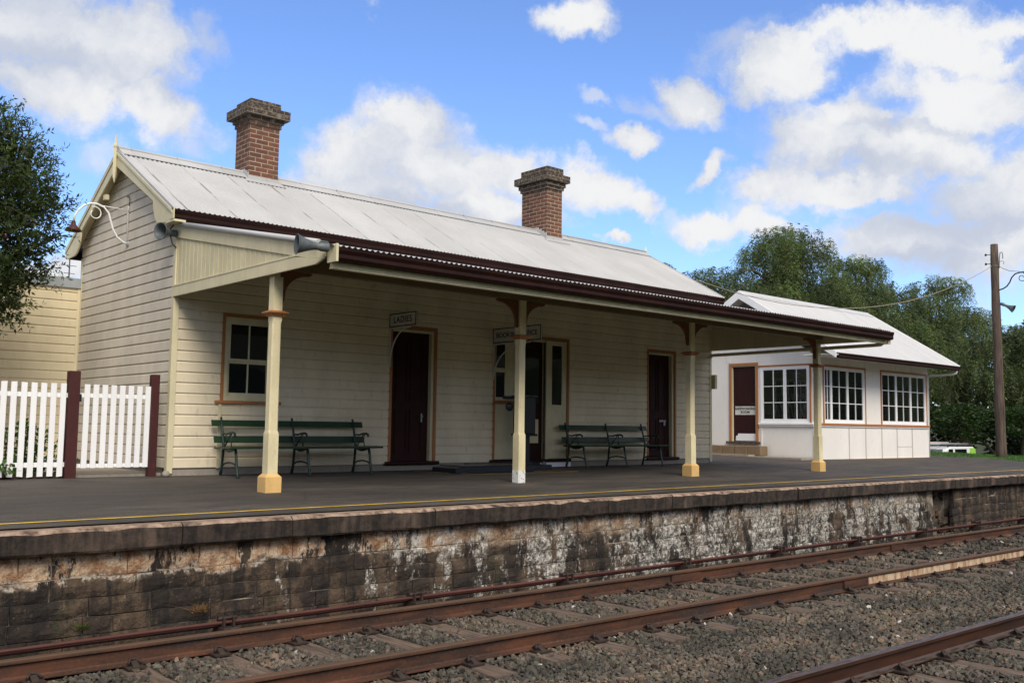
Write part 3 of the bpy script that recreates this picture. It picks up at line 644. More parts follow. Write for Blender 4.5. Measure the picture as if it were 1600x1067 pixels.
def sash_y(name, a, b, z0, z1, x, cols=2, rows=3):
    mb = frame_rect(MB(), a, b, z0, z1, x-.02, x+.02, .042, wb=.07, axis='x')
    for k in range(1, cols): yy = a+.042+(b-a-.084)*k/cols; mb.box((x-.013, yy-.010, z0+.07), (x+.013, yy+.010, z1-.042))
    for k in range(1, rows): zz = z0+.07+(z1-z0-.112)*k/rows; mb.box((x-.0115, a+.042, zz-.010), (x+.0115, b-.042, zz+.010))
    s = obj('sash', mb, M_WHITE, name); obj('pane', MB().box((x+.001, a+.035, z0+.05), (x+.005, b-.035, z1-.03)), M_PANE, s); return s
for a in (18.2, 21.3):
    mb = frame_rect(MB(), a, a+2.2, 1.0, 2.4, YB-.06, YB-.02, .06)
    for k in range(1, 6): mb.box((a+2.2*k/6-.012, YB-.05, 1.06), (a+2.2*k/6+.012, YB-.03, 2.34))
    wn = obj('window', mb, M_WHITE, sb); obj('pane', MB().box((a+.05, YB-.042, 1.05), (a+2.15, YB-.038, 2.35)), M_PANE, wn)
for h, cuts in ((W1, (17.97, 18.34, 19.20, 20.07)), (W2, (21.10, 21.98, 22.88, 23.81))):
    wn = obj('window', frame_rect(MB(), h[0]-.04, h[1]+.045, .931, h[3]+.05, YF-.028, YF+.0, .05, wb=0), M_ORANGE, sb, .004)
    obj('frame', frame_rect(MB(), h[0], h[1], .931, h[3], YF-.012, YF+.085, .04, wb=.03), M_WHITE, wn)
    for a, b in zip(cuts, cuts[1:]): sash_x(wn, a, b-.006, .962, h[3]-.042, YF+.02)
mb = MB().box((X0-.028, GW[0]-.07, GW[3]), (X0, GW[1]+.05, GW[3]+.05)); mb.box((X0-.028, GW[0]-.05, .931), (X0, GW[0], GW[3]))
wn = obj('window', mb, M_ORANGE, sb, .004)
obj('frame', frame_rect(MB(), GW[0], GW[1], .931, GW[3], X0-.012, X0+.085, .045, wb=.03, axis='x'), M_WHITE, wn)
sash_y(wn, .52, 1.232, .962, GW[3]-.046, X0+.02); sash_y(wn, 1.238, 1.955, .962, GW[3]-.046, X0+.02)
# door
dd = obj('door', MB().box((X0+.05, GD[0]+.10, .42), (X0+.09, GD[1]-.10, GD[3]-.08)), M_DOOR, sb)
obj('architrave', frame_rect(MB(), GD[0], GD[1], .40, GD[3]+.02, X0-.028, X0, .075, wb=0, axis='x'), M_ORANGE, dd, .004)
mb = MB(); mb.box((X0, GD[0], .40), (X0+.10, GD[0]+.10, GD[3])); mb.box((X0, GD[1]-.10, .40), (X0+.10, GD[1], GD[3])); mb.box((X0, GD[0]+.1, GD[3]-.08), (X0+.1, GD[1]-.1, GD[3])); obj('frame', mb, M_TRIMC, dd)
tag(obj('kick_panel', MB().prism([(2.19, .42), (2.86, .42), (2.84, .56), (2.79, .56), (2.77, .62), (2.19, .62)], 'x', X0+.035, X0+.049), M_WHITE, dd), 'white kick panel with a broken corner')
obj('sill', MB().box((X0-.09, GD[0]-.05, .34), (X0+.1, GD[1]+.08, .40)), M_POLE, dd, .006)
obj('handle', MB().tube([(X0+.05, 2.21, 1.45), (X0+.0, 2.21, 1.45), (X0+.0, 2.30, 1.45)], .012, 6), M_BLACK, dd)
# roof
er, RZ, RY = (16.93, 24.08), 4.55, 2.30
sz = lambda y: RZ-(RZ-2.735)/2.9*abs(y-RY)
rf = corrugated('roof', er[0], er[1], (-.62, sz(-.62)), (RY, RZ), M_ROOF2, sb, rows=1); corrugated('roof_back_slope', er[0], er[1], (RY, RZ), (5.22, sz(5.22)), M_ROOF2, rf, rows=1)
mb = MB()
for sg in (-1, 1):
    y1 = RY+sg*.2; mb.face([(er[0], RY, RZ+.04), (er[1], RY, RZ+.04), (er[1], y1, sz(y1)+.016), (er[0], y1, sz(y1)+.016)][::-sg])
obj('ridge_cap', mb, M_ROOF2, rf)
for x in (er[0]-.02, er[1]-.01):
    for sg in (-1, 1):
        ye = RY+sg*2.93; obj('barge_board', MB().prism([(RY, RZ+.03), (ye, sz(ye)+.03), (ye, sz(ye)-.13), (RY, RZ-.20)][::sg], 'x', x, x+.03), M_WHITE, sb, .004)
mb = MB()
for sg in (-1, 1):
    ye = RY+sg*2.9; mb.prism([(RY, RZ-.06), (ye, sz(ye)-.06), (ye, sz(ye)-.08), (RY, RZ-.08)][::sg], 'x', er[0]+.012, X0)
mb.box((er[0]+.03, -.5, 2.685), (er[1]-.02, YF, 2.705)); obj('soffit', mb, M_WALLW, sb)
obj('fascia', MB().box((er[0]+.02, -.535, 2.60), (er[1]-.02, -.51, 2.72)), M_TRIMC, sb)
obj('gutter', MB().prism(gutter_poly(-.66, 2.715, .12, .125), 'x', er[0]+.1, er[1]+.05), M_GUTTER, sb)
mb = MB().prism([(1.75, 3.10), (2.85, 3.10), (2.3, 3.50)], 'x', X0-.03, X0-.004)
vt = obj('gable_vent', mb, M_DARK, sb); mb = MB()
for k in range(4): hw = .48-k*.13; mb.box((X0-.045, 2.3-hw, 3.13+k*.09), (X0-.03, 2.3+hw, 3.165+k*.09))
obj('louvre', mb, M_WALLW, vt)
obj('downpipe', MB().tube([(24.0, -.58, 2.60), (24.0, -.55, 2.52), (24.0, -.42, 2.48), (24.0, .30, 2.45), (24.0, .33, 2.40), (24.0, .34, -.02)], .034, 8), M_WALLW, sb)

# ================================================================ SIGNS, SPEAKERS, LAMPS
def hanging_sign(name, x, zb, zt, out, text, size, label, spacing=1.15):
    s = thing(name, label, 'sign', (x, 0, zt))
    b = obj('board', MB().box((x-.012, -out, zb), (x+.012, -.02, zt)), M_SIGN, s, .002)
    mb = MB()
    for sx in (-.016, .0125):
        for a, c, d, e in ((-out, -.02, zt-.018, zt), (-out, -.02, zb, zb+.018), (-out, -out+.018, zb+.018, zt-.018), (-.038, -.02, zb+.018, zt-.018)): mb.box((x+sx, a, d), (x+sx+.0035, c, e))
    obj('border', mb, M_LETTER, b)
    M = Matrix.Translation((x-.0135, -out/2-.01, (zb+zt)/2)) @ Matrix(((0, 0, -1, 0), (-1, 0, 0, 0), (0, 1, 0, 0), (0, 0, 0, 1)))
    text_mesh('lettering', text, size, M, M_LETTER, b, offset=size*.012, spacing=spacing)
    mb = MB().box((x-.014, -.04, zb-.66), (x+.014, -.022, zb-.002)); mb.box((x-.014, -out*.78, zb-.03), (x+.014, -.04, zb-.002))
    rr = .60 if out < 1 else .54; pts = []
    for k in range(13):
        a = k/12*math.pi/2; pts.append((x, -.045-(out*.66)*(1-math.cos(a)), zb-.60+.575*math.sin(a)))
    mb.tube(pts, .013, 6); obj('bracket', mb, M_SIGN, s); return s
hanging_sign('hanging_sign', 3.69, 2.35, 2.575, .775, 'LADIES', .15, 'small white LADIES sign on a curved bracket beside the first maroon door')
hanging_sign('hanging_sign', 5.98, 2.235, 2.505, 1.30, 'BOOKING OFFICE', .130, 'long white BOOKING OFFICE sign partly hidden behind the second verandah post', 1.05)
s = thing('door_sign', 'white SAFEWORKING ROOM sign fixed across the maroon signal box door', 'sign', (X0+.045, 2.53, 1.26))
b = obj('board', MB().box((X0+.036, 2.19, 1.145), (X0+.049, 2.87, 1.385)), M_SIGN, s)
M = Matrix.Translation((X0+.0345, 2.53, 1.265)) @ Matrix(((0, 0, -1, 0), (-1, 0, 0, 0), (0, 1, 0, 0), (0, 0, 0, 1)))
text_mesh('lettering', 'SAFEWORKING\nROOM', .095, M @ Matrix.Translation((0, .0, 0)), M_LETTER, b, offset=.002, spacing=1.02)

def loudspeaker(label, origin, axis, length, rm, group='horn loudspeakers', arm=None):
    s = thing('horn_loudspeaker', label, 'loudspeaker', origin, group=group)
    k = length
    prof = [(.0, 0), (.045, .0), (.050, .01), (.050, .10*k/.4), (.042, .12*k/.4), (.040, .16*k/.4), (.052, .22*k/.4), (.072, .29*k/.4), (rm*.86, .35*k/.4), (rm, k), (rm+.006, k), (rm+.006, k-.006), (rm-.006, k-.006), (rm*.8, .34*k/.4), (.05, .24*k/.4), (.03, .2*k/.4), (0, .2*k/.4)]
    h = obj('horn', MB().lathe(prof, origin, axis, 20), M_SPK, s)
    ax = Vector(axis).normalized(); c = Vector(origin)+ax*k*.5
    obj('driver_plug', MB().lathe([(0, k*.22), (.03, k*.22), (.034, k*.60), (.0, k*.62)], origin, axis, 12), M_SPK, s)
    mb = MB(); o = Vector(origin)
    for p in (arm or [[(0, .0, 0), (.02, .04, .0)]]): mb.tube([tuple(o+Vector(q)) for q in p], .011, 6)
    obj('mounting_arm', mb, M_SPK, s); return s
loudspeaker('grey horn loudspeaker on the gable corner board, pointing out past the gable wall', (-.03, -.03, 3.41), (-.93, -.38, -.05), .31, .115, arm=[[(.01, -.01, .13), (-.05, -.02, .13), (-.10, 0, .05)], [(.0, .0, -.2), (-.06, 0, -.15), (-.09, 0, -.04)]])
loudspeaker('weathered blue-grey horn loudspeaker at the near end of the verandah gutter', (-.04, -4.25, 2.655), (-1, .25, .02), .36, .108, arm=[[(.03, .03, .02), (-.02, 0, .06), (-.10, .01, .06), (-.12, .01, .02)]])
lamp = thing('gable_lamp', 'swan-neck lamp with dusty red bell shade on the gable wall', 'wall lamp', (0, 1.9, 3.52))
mb = MB().tube([(-.0, 1.9, 3.52), (-.10, 1.9, 3.54), (-.20, 1.9, 3.61), (-.27, 1.9, 3.73), (-.31, 1.9, 3.86), (-.345, 1.9, 3.97), (-.42, 1.9, 4.05), (-.52, 1.9, 4.085), (-.62, 1.9, 4.08), (-.72, 1.9, 4.03), (-.80, 1.9, 3.94), (-.845, 1.9, 3.85), (-.855, 1.9, 3.76)], .016, 8)
obj('swan_neck', mb, M_WHITE, lamp)
pts = []
for k in range(15):
    a = math.pi*.65-k*.42; r = .11-.004*k; pts.append((-.55+r*math.cos(a), 1.9, 3.93+r*math.sin(a)))
obj('scroll', MB().tube(pts, .009, 6).tube([(-.0, 1.9, 4.06), (-.5, 1.9, 4.07)], .006, 5), M_WHITE, lamp)
obj('wall_plate', MB().lathe([(0, -.03), (.05, -.03), (.05, .0), (.03, .02), (0, .02)], (-.03, 1.9, 3.52), (-1, 0, 0), 12), M_GREY, lamp)
obj('lamp_shade', MB().lathe([(.022, .0), (.03, -.015), (.034, -.05), (.06, -.09), (.10, -.12), (.125, -.16), (.122, -.16), (.09, -.12), (.03, -.08), (0, -.08)], (-.857, 1.9, 3.77), (0, 0, 1), 20), painted('shade_red', (.10, .028, .024), .5, var=.3), lamp)
cn = thing('wall_conduit', 'thin white cable conduit running down the gable to the lamp', 'conduit', (0, 1.93, 3.6))
obj('conduit_pipe', MB().tube([(-.035, 1.91, 3.58), (-.035, 1.93, 4.08), (-.035, 1.90, 4.13)], .013, 6), M_WHITE, cn); obj('cable', MB().tube([(-.035, 1.90, 4.13), (-.04, 1.86, 4.22), (-.035, 1.93, 4.30), (-.03, 2.02, 4.30)], .008, 5), M_SPK, cn)
obj('barge_clip', MB().box((-.23, 2.43, 4.30), (-.17, 2.53, 4.38)), M_POST, cn)

# ================================================================ BENCHES
def bench():
    b = thing('platform_bench', 'long green bench with cast-iron legs against the wall, crossed by the near verandah post', 'bench', (.55, -.16, platz(1, -.4)), group='green platform benches', local=True)
    Lb = 2.55
    obj('backrest_plank', MB().prism([(-.02, .715), (.0, .715), (.03, .805), (.01, .805)][::-1], 'x', 0, Lb), M_GREEN, b, .004)
    obj('backrest_plank', MB().prism([(-.075, .475), (-.055, .475), (-.025, .575), (-.045, .575)][::-1], 'x', .02, Lb+.0), M_GREEN, b, .004)
    sm = MB()
    for y0, y1, z in ((-.62, -.44, .432), (-.43, -.25, .424), (-.24, -.10, .420)): sm.box((.0, y0, z-.03), (Lb, y1, z))
    obj('seat', sm, M_GREEN, b, .005)
    for x in (.14, 1.28, 2.36):
        obj('leg', MB().tube([(x, -.50, .40), (x, -.53, .30), (x, -.55, .18), (x, -.585, .05), (x, -.61, .012)], [.021, .021, .020, .018, .024], 7).lathe([(0, 0), (.03, 0), (.03, .012), (.012, .02)], (x, -.61, 0), n=10), M_IRON, b)
        obj('leg', MB().tube([(x, -.01, .82), (x, -.045, .70), (x, -.085, .56), (x, -.12, .42), (x, -.10, .25), (x, -.085, .12), (x, -.05, .02)], [.015, .017, .019, .022, .020, .020, .024], 7).lathe([(0, 0), (.03, 0), (.03, .012), (.012, .02)], (x, -.05, 0), n=10).lathe([(.0, -.02), (.018, -.01), (.018, .01), (0, .02)], (x, -.005, .832), n=8), M_IRON, b)
        obj('stretcher', MB().tube([(x, -.56, .15), (x, -.48, .19), (x, -.33, .205), (x, -.18, .19), (x, -.10, .15)], .013, 6).prism([(-.52, .405), (-.40, .36), (-.30, .345), (-.20, .36), (-.10, .405)], 'x', x-.01, x+.01), M_IRON, b)
        obj('armrest', MB().tube([(x, -.075, .60), (x, -.14, .605), (x, -.20, .60), (x, -.28, .615), (x, -.38, .625), (x, -.44, .62), (x, -.47, .60), (x, -.465, .575)], [.012, .014, .015, .016, .018, .019, .017, .012], 7).tube([(x, -.33, .61), (x, -.26, .53), (x, -.16, .43)], .010, 6).tube([(x, -.36, .61), (x, -.35, .52), (x, -.37, .43)], .009, 6), M_IRON, b)
    return b
b1 = bench(); b2 = copy_tree(b1); b2.location = (7.56, -.16, platz(8, -.4)+.005)
b2['label'] = 'shaded green bench with cast-iron legs between the booking office and the last maroon door'

# ================================================================ WEIGHING SCALE
sc = thing('weighing_scale', 'dark antique platform weighing machine standing at the booking office door', 'weighing scale', (5.6, -.7, -.05))
zp = platz(5, -.8)-.002
obj('weighing_platform', MB().prism([(4.38, zp), (6.10, zp), (6.10, .055), (4.50, .055), (4.38, .03)], 'y', -1.0, -.35), M_SCALE, sc, .008)
obj('deck_plate', MB().box((4.52, -.96, .056), (6.06, -.38, .068)), M_SCALE, sc)
obj('base', MB().box((5.25, -.34, zp), (6.9, -.12, .075)).box((6.12, -.80, zp), (6.75, -.34, .05)), M_SCALE, sc, .008)
obj('pillar', MB().box((6.26, -.56, .05), (6.42, -.40, .60)).box((6.22, -.60, .05), (6.46, -.36, .10)), M_SCALE, sc, .006)
obj('cabinet', MB().box((6.20, -.62, .60), (6.50, -.34, 1.26)).box((6.17, -.65, .56), (6.53, -.31, .60)), M_SCALE, sc, .01)
obj('cabinet_top', MB().box((6.17, -.65, 1.262), (6.53, -.31, 1.29)), M_SPK, sc, .008)
mb = MB(); mb.tube([(6.26, -.5, 1.20), (6.0, -.5, 1.20), (5.88, -.5, 1.12), (5.86, -.5, .98), (5.93, -.5, .86), (6.02, -.5, .70), (6.04, -.5, .06)], .028, 8); mb.tube([(5.82, -.5, 1.24), (6.1, -.5, 1.24)], .03, 8)
mb.lathe([(0, -.02), (.075, -.02), (.085, 0), (.075, .02), (0, .02)], (5.93, -.54, 1.08), (0, 1, 0), 14); obj('steelyard', mb, M_SCALE, sc)
obj('wheel', MB().lathe([(0, -.015), (.05, -.015), (.05, .015), (0, .015)], (6.62, -.72, .06), (0, 1, 0), 12), M_SPK, sc)

# ================================================================ FENCE AND GATE
fz = -.02
fe = thing('picket_fence', 'white picket fence with a dark maroon post at its gate end', 'fence', (-2, .05, fz))
for k in range(58):
    x = -1.435-k*.120; tilt = random.uniform(-.004, .004)
    obj('picket', MB().prism([(x-.035, .0+random.uniform(-.01, .01)), (x+.035, .0), (x+.037+tilt, 1.215+random.uniform(-.006, .006)), (x-.033+tilt, 1.215)], 'y', .02, .040), M_WHITE, fe)
obj('rail', MB().box((-8.5, .041, 1.03), (-1.36, .085, 1.09)), M_WHITE, fe); obj('rail', MB().box((-8.5, .041, .12), (-1.36, .085, .18)), M_WHITE, fe)
obj('fence_post', MB().box((-1.375, -.01, -.06), (-1.235, .12, 1.385)), M_MAROON, fe, .006)
obj('fence_post', MB().box((-4.375, .09, -.06), (-4.235, .20, 1.30)).box((-7.375, .09, -.06), (-7.235, .20, 1.30)), M_MAROON, fe, .006)
ga = thing('picket_gate', 'white picket gate between the two dark maroon posts', 'gate', (-1.2, .05, .1))
for k in range(8):
    x = -1.135+k*.117
    obj('picket', MB().prism([(x-.036, .10), (x+.036, .10), (x+.038, 1.215), (x-.034, 1.215)], 'y', .02, .040), M_WHITE, ga)
obj('rail', MB().box((-1.23, .041, 1.04), (-.28, .075, 1.095)), M_WHITE, ga); obj('rail', MB().box((-1.23, .041, .105), (-.28, .075, .155)), M_WHITE, ga)
obj('hinge', MB().box((-1.25, .03, .98), (-1.20, .05, 1.08)).box((-.30, .03, 1.03), (-.23, .04, 1.05)), M_BLACK, ga)
tag(obj('gate_post', MB().box((-.275, -.01, -.06), (-.165, .10, 1.385)), M_MAROON, None, .006), 'slender maroon gate post right beside the building corner', 'post')
tag(obj('loose_rock', MB().lathe([(.0, .07), (.035, .065), (.055, .035), (.06, .0), (.04, -.01)], (-.07, -.12, -.02), n=7), M_CONC), 'small pale lump of broken concrete at the foot of the building corner', 'rock')

# ================================================================ PLATFORM
def strip(name, pts, w, z_off, m, label=None):
    mb = MB()
    for (xa, ya), (xb, yb) in zip(pts, pts[1:]):
        n = max(1, int(math.hypot(xb-xa, yb-ya)/.5)); d = Vector((xb-xa, yb-ya)).normalized(); q = Vector((-d.y, d.x))*w/2
        for k in range(n):
            p0 = Vector((xa, ya)).lerp(Vector((xb, yb)), k/n); p1 = Vector((xa, ya)).lerp(Vector((xb, yb)), (k+1)/n)
            mb.face([(p.x, p.y, platz(p.x, p.y)+z_off) for p in (p0-q, p1-q, p1+q, p0+q)])
    return tag(obj(name, mb, m), kind='structure')
xs = list(np.arange(-40, 26.01, 1.0)); ys = [-4.93, -4.5, -4, -3, -2.6, -2, -1, -.5, 0, .5, 1, 2, 3, 5, 9, 14]
mb = MB()
def aspl(x, y): return (x, y, platz(x, y))
for xa, xb in zip(xs, xs[1:]):
    for ya, yb in zip(ys, ys[1:]):
        if xa >= 25 and yb > -2.5: continue
        mb.face([aspl(xa, ya), aspl(xb, ya), aspl(xb, yb), aspl(xa, yb)])
for xa in np.arange(26, 70, 2.):
    for ya, yb in zip(ys[:4], ys[1:5]): mb.face([aspl(xa, ya), aspl(xa+2, ya), aspl(xa+2, yb), aspl(xa, yb)])
# ragged end of the asphalt
mb.face([aspl(25, -2.6), aspl(26.0, -2.6), aspl(25.75, -.6), aspl(25.35, 1), aspl(25.0, 2)])
tag(obj('platform', mb, M_ASPH), kind='structure')
strip('platform_edge_line', [(-40, -4.57-.0149*38), (-3.3, -4.61), (18.6, -4.29), (60, -3.85)], .062, .004, M_YELLOW)
strip('scale_marking', [(4.05, -.30), (4.70, -1.28), (6.95, -1.28), (6.75, -.92), (6.2, -.92)], .05, .004, M_YELLOW)
tag(obj('concrete_apron', MB().box((X0-.75, 1.9, .0), (X0-.02, YB, .055)).box((X0-.9, .2, -.06), (X0-.06, 1.9, .02)), M_CONC), kind='structure')
mb = MB()
for k in range(5):
    a = 1.72+k*.42; mb.box((X0-.46+random.uniform(-.01, .01), a, .03), (X0-.10, a+.41, .285+random.uniform(-.006, .006)))
tag(obj('stone_step', mb, painted('mossy_sandstone', (.20, .14, .085), .9, dirt=(.03, .03, .015), amount=.9, scale=4, bump=.8), None, .012), 'low mossy sandstone step below the signal box door', 'step')

# retaining wall of the platform
pw = thing('platform_wall', 'stained stone platform wall with worn coping, streaked white and orange', 'wall', (0, -5.1, -1.1))
EY = -5.20
x = -14.
while x < 46:
    Lc = random.uniform(1.0, 1.75); mb = MB(); n = max(3, int(Lc/.14)); v0 = []
    jy = random.uniform(-.012, .012)
    for k in range(n+1):
        xx = x+.005+(Lc-.01)*k/n; e = noise.noise(Vector((xx*2.1, 0, 3)))*.018+noise.noise(Vector((xx*7, 1, 3)))*.012; ez = noise.noise(Vector((xx*3.3, 5, 0)))*.010
        ch = .028+.02*noise.noise(Vector((xx*4, 9, 0))); zt = platz(xx, EY)+.003; zbm = -.350+noise.noise(Vector((xx*2.5, 7, 1)))*.012
        v0.append([(xx, -4.88, zt-.012), (xx, EY+.06, zt), (xx, EY+ch+jy, zt-.004+ez*.4), (xx, EY+jy+e, zt-ch+ez), (xx, EY+jy+e*.6+.004, -.26+ez), (xx, EY+jy+.008+e, zbm+.02), (xx, EY+.03, zbm), (xx, -4.88, zbm)])
    for a, b in zip(v0, v0[1:]):
        for q in range(8):
            mb.face([a[q], a[(q+1) % 8], b[(q+1) % 8], b[q]])
    mb.face(v0[0][::-1]); mb.face(v0[-1])
    bm = bmesh.new(); me = mesh_from('coping_stone', mb, [M_COPING]); bm.from_mesh(me); bmesh.ops.remove_doubles(bm, verts=bm.verts, dist=1e-4); bmesh.ops.recalc_face_normals(bm, faces=bm.faces); bm.to_mesh(me); bm.free()
    obj('coping_stone', me, M_COPING, pw); x += Lc
obj('backing', MB().prism([(-4.86, -1.3), (-4.86, -.30), (-5.046, -.30), (-5.046, -.50), (-5.132, -1.3)], 'x', -14, 12.55).box((12.55, -4.86, -1.3), (13.45, -4.70, -.30)).box((13.45, -5.055, -1.3), (46, -4.86, -.30)), M_MORTAR, pw)
mb = MB(); zc0 = -.345; course = 0
for hgt in (.215, .165, .15, .14, .15, .13):
    x = -14.+random.uniform(-.4, 0)
    while x < 46:
        Lb = random.uniform(.22, .70); g = random.uniform(.002, .006); xa, xb = x+g, x+Lb-g
        if xb > 12.6 and xa < 13.35: x = 13.35+random.uniform(0, .05) if xa > 12.4 else x+Lb; continue
        off = random.uniform(-.008, .008); batter = -.02*course*(1 if xa < 12.6 else .2)
        yf = -5.072+off+batter; z1 = zc0-g; z0 = zc0-hgt+g; nx = max(2, int((xb-xa)/.09)); nz = 3; grid = []
        for i in range(nx+1):
            col = []
            for j in range(nz+1):
                xx = xa+(xb-xa)*i/nx; zz = z0+(z1-z0)*j/nz; ed = (i in (0, nx)) or (j in (0, nz))
                dd = noise.noise(Vector((xx*6, off*50, zz*7)))*.012+noise.noise(Vector((xx*17, off*50+3, zz*17)))*.009
                jx = noise.noise(Vector((zz*9, xx, 4)))*.008 if i in (0, nx) else 0; jz = noise.noise(Vector((xx*5, 2, zc0)))*.008 if j in (0, nz) else 0
                col.append((xx+jx, yf+dd+(.013 if ed else 0), zz+jz))
            grid.append(col)
        base = len(mb.v)
        for c in grid: mb.v += c
        for i in range(nx):
            for j in range(nz): a = base+i*(nz+1)+j; mb.f.append([a, a+nz+1, a+nz+2, a+1]); mb.m.append(0); mb.sm.append(False)
        def edge(seq):
            b0 = len(mb.v)
            for p in seq: mb.v.append((p[0], -5.0, p[2]))
            return b0
        # sides back to the mortar (shared vertices keep every block one island)
        rim = [base+i*(nz+1) for i in range(nx+1)]+[base+nx*(nz+1)+j for j in range(1, nz+1)]+[base+i*(nz+1)+nz for i in range(nx-1, -1, -1)]+[base+j for j in range(nz-1, 0, -1)]
        b0 = edge([mb.v[r] for r in rim]); n = len(rim)
        for k in range(n): mb.f.append([rim[(k+1) % n], rim[k], b0+k, b0+(k+1) % n]); mb.m.append(0); mb.sm.append(False)
        x += Lb
    zc0 -= hgt; course += 1
obj('masonry', mb, M_STONE, pw)
# recess stones in the break of the wall
mb = MB()
for k in range(16):
    xx = 12.58+random.uniform(0, .7); zz = -1.2+random.uniform(0, .75)*(k/16+.2); w = random.uniform(.06, .14)
    mb.box((xx, -4.93-random.uniform(0, .05), zz), (xx+w*1.6, -4.85, zz+w))
obj('broken_masonry', mb, M_STONE, pw, .01)

# ================================================================ TRACKS
r1y = lambda x: -5.756-.021*x
RZT = -1.003; RB = -1.158
def rail_mesh(off, x0, x1, webm=False):
    """off: function x -> y of the rail centre"""
    zt, zb = RZT, RB
    pr = [(-.035, zt-.006), (-.029, zt), (.029, zt), (.035, zt-.006), (.035, zt-.030), (.009, zt-.044), (.008, zb+.030), (.020, zb+.018), (.065, zb+.009), (.065, zb), (-.065, zb), (-.065, zb+.009), (-.020, zb+.018), (-.008, zb+.030), (-.009, zt-.044), (-.035, zt-.030)]
    mb = MB(); X = [x0, x1]; base = []
    for x in X: base.append(len(mb.v)); mb.v += [(x, off(x)+p[0], p[1]) for p in pr]
    n = len(pr)
    for k in range(n): mb.f.append([base[0]+k, base[0]+(k+1) % n, base[1]+(k+1) % n, base[1]+k][::-1]); mb.m.append(0); mb.sm.append(False)
    mb.f.append([base[0]+k for k in range(n)][::-1]); mb.f.append([base[1]+k for k in range(n)]); mb.m += [0, 0]; mb.sm += [False, False]
    return mb
M_CLIP = painted('clip_rust', (.035, .022, .017), .75, var=.3, dirt=(.09, .045, .025), amount=.6, scale=9)
def clip_mesh(x, y, sg):
    mb = MB().box((x-.07, y+sg*.06, RB-.004), (x+.07, y+sg*.19, RB+.010))
    mb.prism([(y+sg*.035, RB+.016), (y+sg*.06, RB+.040), (y+sg*.10, RB+.046), (y+sg*.15, RB+.026), (y+sg*.17, RB+.010), (y+sg*.06, RB+.010)][::sg], 'x', x-.022, x+.026)
    mb.tube([(x-.05, y+sg*.13, RB+.03), (x-.02, y+sg*.09, RB+.055), (x+.03, y+sg*.07, RB+.05), (x+.065, y+sg*.11, RB+.02)], .011, 5)
    return mb
def track(name, label, c0, sleepers, mrail, group=None):
    """c0: y of the far rail centre at x = 0"""
    f = lambda x: c0-.021*x; g = lambda x: c0-1.505-.021*x
    t = thing(name, label, 'railway track', (0, c0-.75, RB-.13), group='railway tracks')
    for k, fn in enumerate((f, g)):
        ra = obj('rail', rail_mesh(fn, -16, 62), mrail, t)
        if c0 > -7:
            for x in (4.15, 9.4) if k == 0 else (5.45,):
                obj('fishplate', MB().box((x-.28, fn(x)-.030, RB+.028), (x+.28, fn(x)-.012, RZT-.042)), mrail, ra)
            if k == 1:
                mb = MB()
                for xa in np.arange(5.75, 40, 1.0): mb.v += [(xa, fn(xa)-.0115, RB+.022), (xa+1, fn(xa+1)-.0115, RB+.022), (xa+1, fn(xa+1)-.0115, RZT-.045), (xa, fn(xa)-.0115, RZT-.045)]; b0 = len(mb.v)-4; mb.f.append([b0, b0+1, b0+2, b0+3]); mb.m.append(0); mb.sm.append(False)
                tag(obj('painted_web', mb, M_PALE, ra), 'cream painted side of the far half of the rail')
    for i, x in enumerate(sleepers):
        yc = c0-.7525-.021*x+random.uniform(-.03, .03); sk = random.uniform(-.012, .012); zz = RB-.006-random.uniform(0, .012); w = random.uniform(.105, .125); L2 = random.uniform(1.18, 1.28); mb = MB(); n = 8; rows = []
        for k in range(n+1):
            y = yc-L2+2*L2*k/n; jx = noise.noise(Vector((y*3, x, 0)))*.012+sk*(k-4)
            rows.append([(x-w+jx, y, zz-.13), (x+w+jx, y, zz-.13), (x+w+jx, y, zz-.012), (x+w-.014+jx, y, zz+noise.noise(Vector((y*4, x, 5)))*.006), (x-w+.014+jx, y, zz+noise.noise(Vector((y*4, x, 9)))*.006), (x-w+jx, y, zz-.012)])
        for a, b in zip(rows, rows[1:]):
            for q in range(6): mb.face([a[q], a[(q+1) % 6], b[(q+1) % 6], b[q]])
        mb.face(rows[0]); mb.face(rows[-1][::-1])
        so = obj('sleeper', mb, M_SLEEPER, t)
        for fn in (f, g):
            for sg in (-1, 1): obj('rail_clip', clip_mesh(x+random.uniform(-.01, .01), fn(x), sg), M_CLIP, so)
    return t
SL = [-1.17+.705*k for k in range(-9, 52)]
track('railway_track', 'rusty track close under the platform wall with clipped timber sleepers', -5.756, SL, M_RUST)
SL2 = [-.85+.72*k for k in range(-6, 24)]
track('railway_track', 'track nearest the camera with a polished steel railhead', -9.519, SL2, M_RUST3)
# point rodding
pr_ = thing('point_rodding', 'rusty rodding on small stands along the foot of the platform wall', 'rodding', (0, -5.35, -1.1))
ry = lambda x: -5.37-.004*x
mb = MB()
for dy, dz in ((0, 0), (.06, -.035)):
    mb.tube([(-14, ry(-14)+dy, -1.015+dz)]+[(x, ry(x)+dy, -1.008+dz+noise.noise(Vector((x*.7, dy, 0)))*.008) for x in np.arange(-13, 40, 1.)], .016, 8)
obj('rod', mb, painted('rod_red_rust', (.085, .028, .022), .6, var=.3, dirt=(.06, .03, .02), amount=.6), pr_)
for x in (-8.2, -5.9, -3.7, -1.6, .43, 2.59, 4.76, 6.95, 9.15, 11.4, 13.6, 15.9, 18.2, 20.5):
    mb = MB(); y = ry(x); mb.box((x-.07, y-.09, -1.15), (x+.07, y+.14, -1.045)); mb.box((x-.055, y-.045, -1.045), (x-.035, y+.10, -.96)); mb.box((x+.035, y-.045, -1.045), (x+.055, y+.10, -.96)); mb.tube([(x-.09, y, -.972), (x+.09, y, -.972)], .016, 7)
    obj('rod_stand', mb, painted('stand_rust', (.035, .022, .018), .7), pr_, .004)

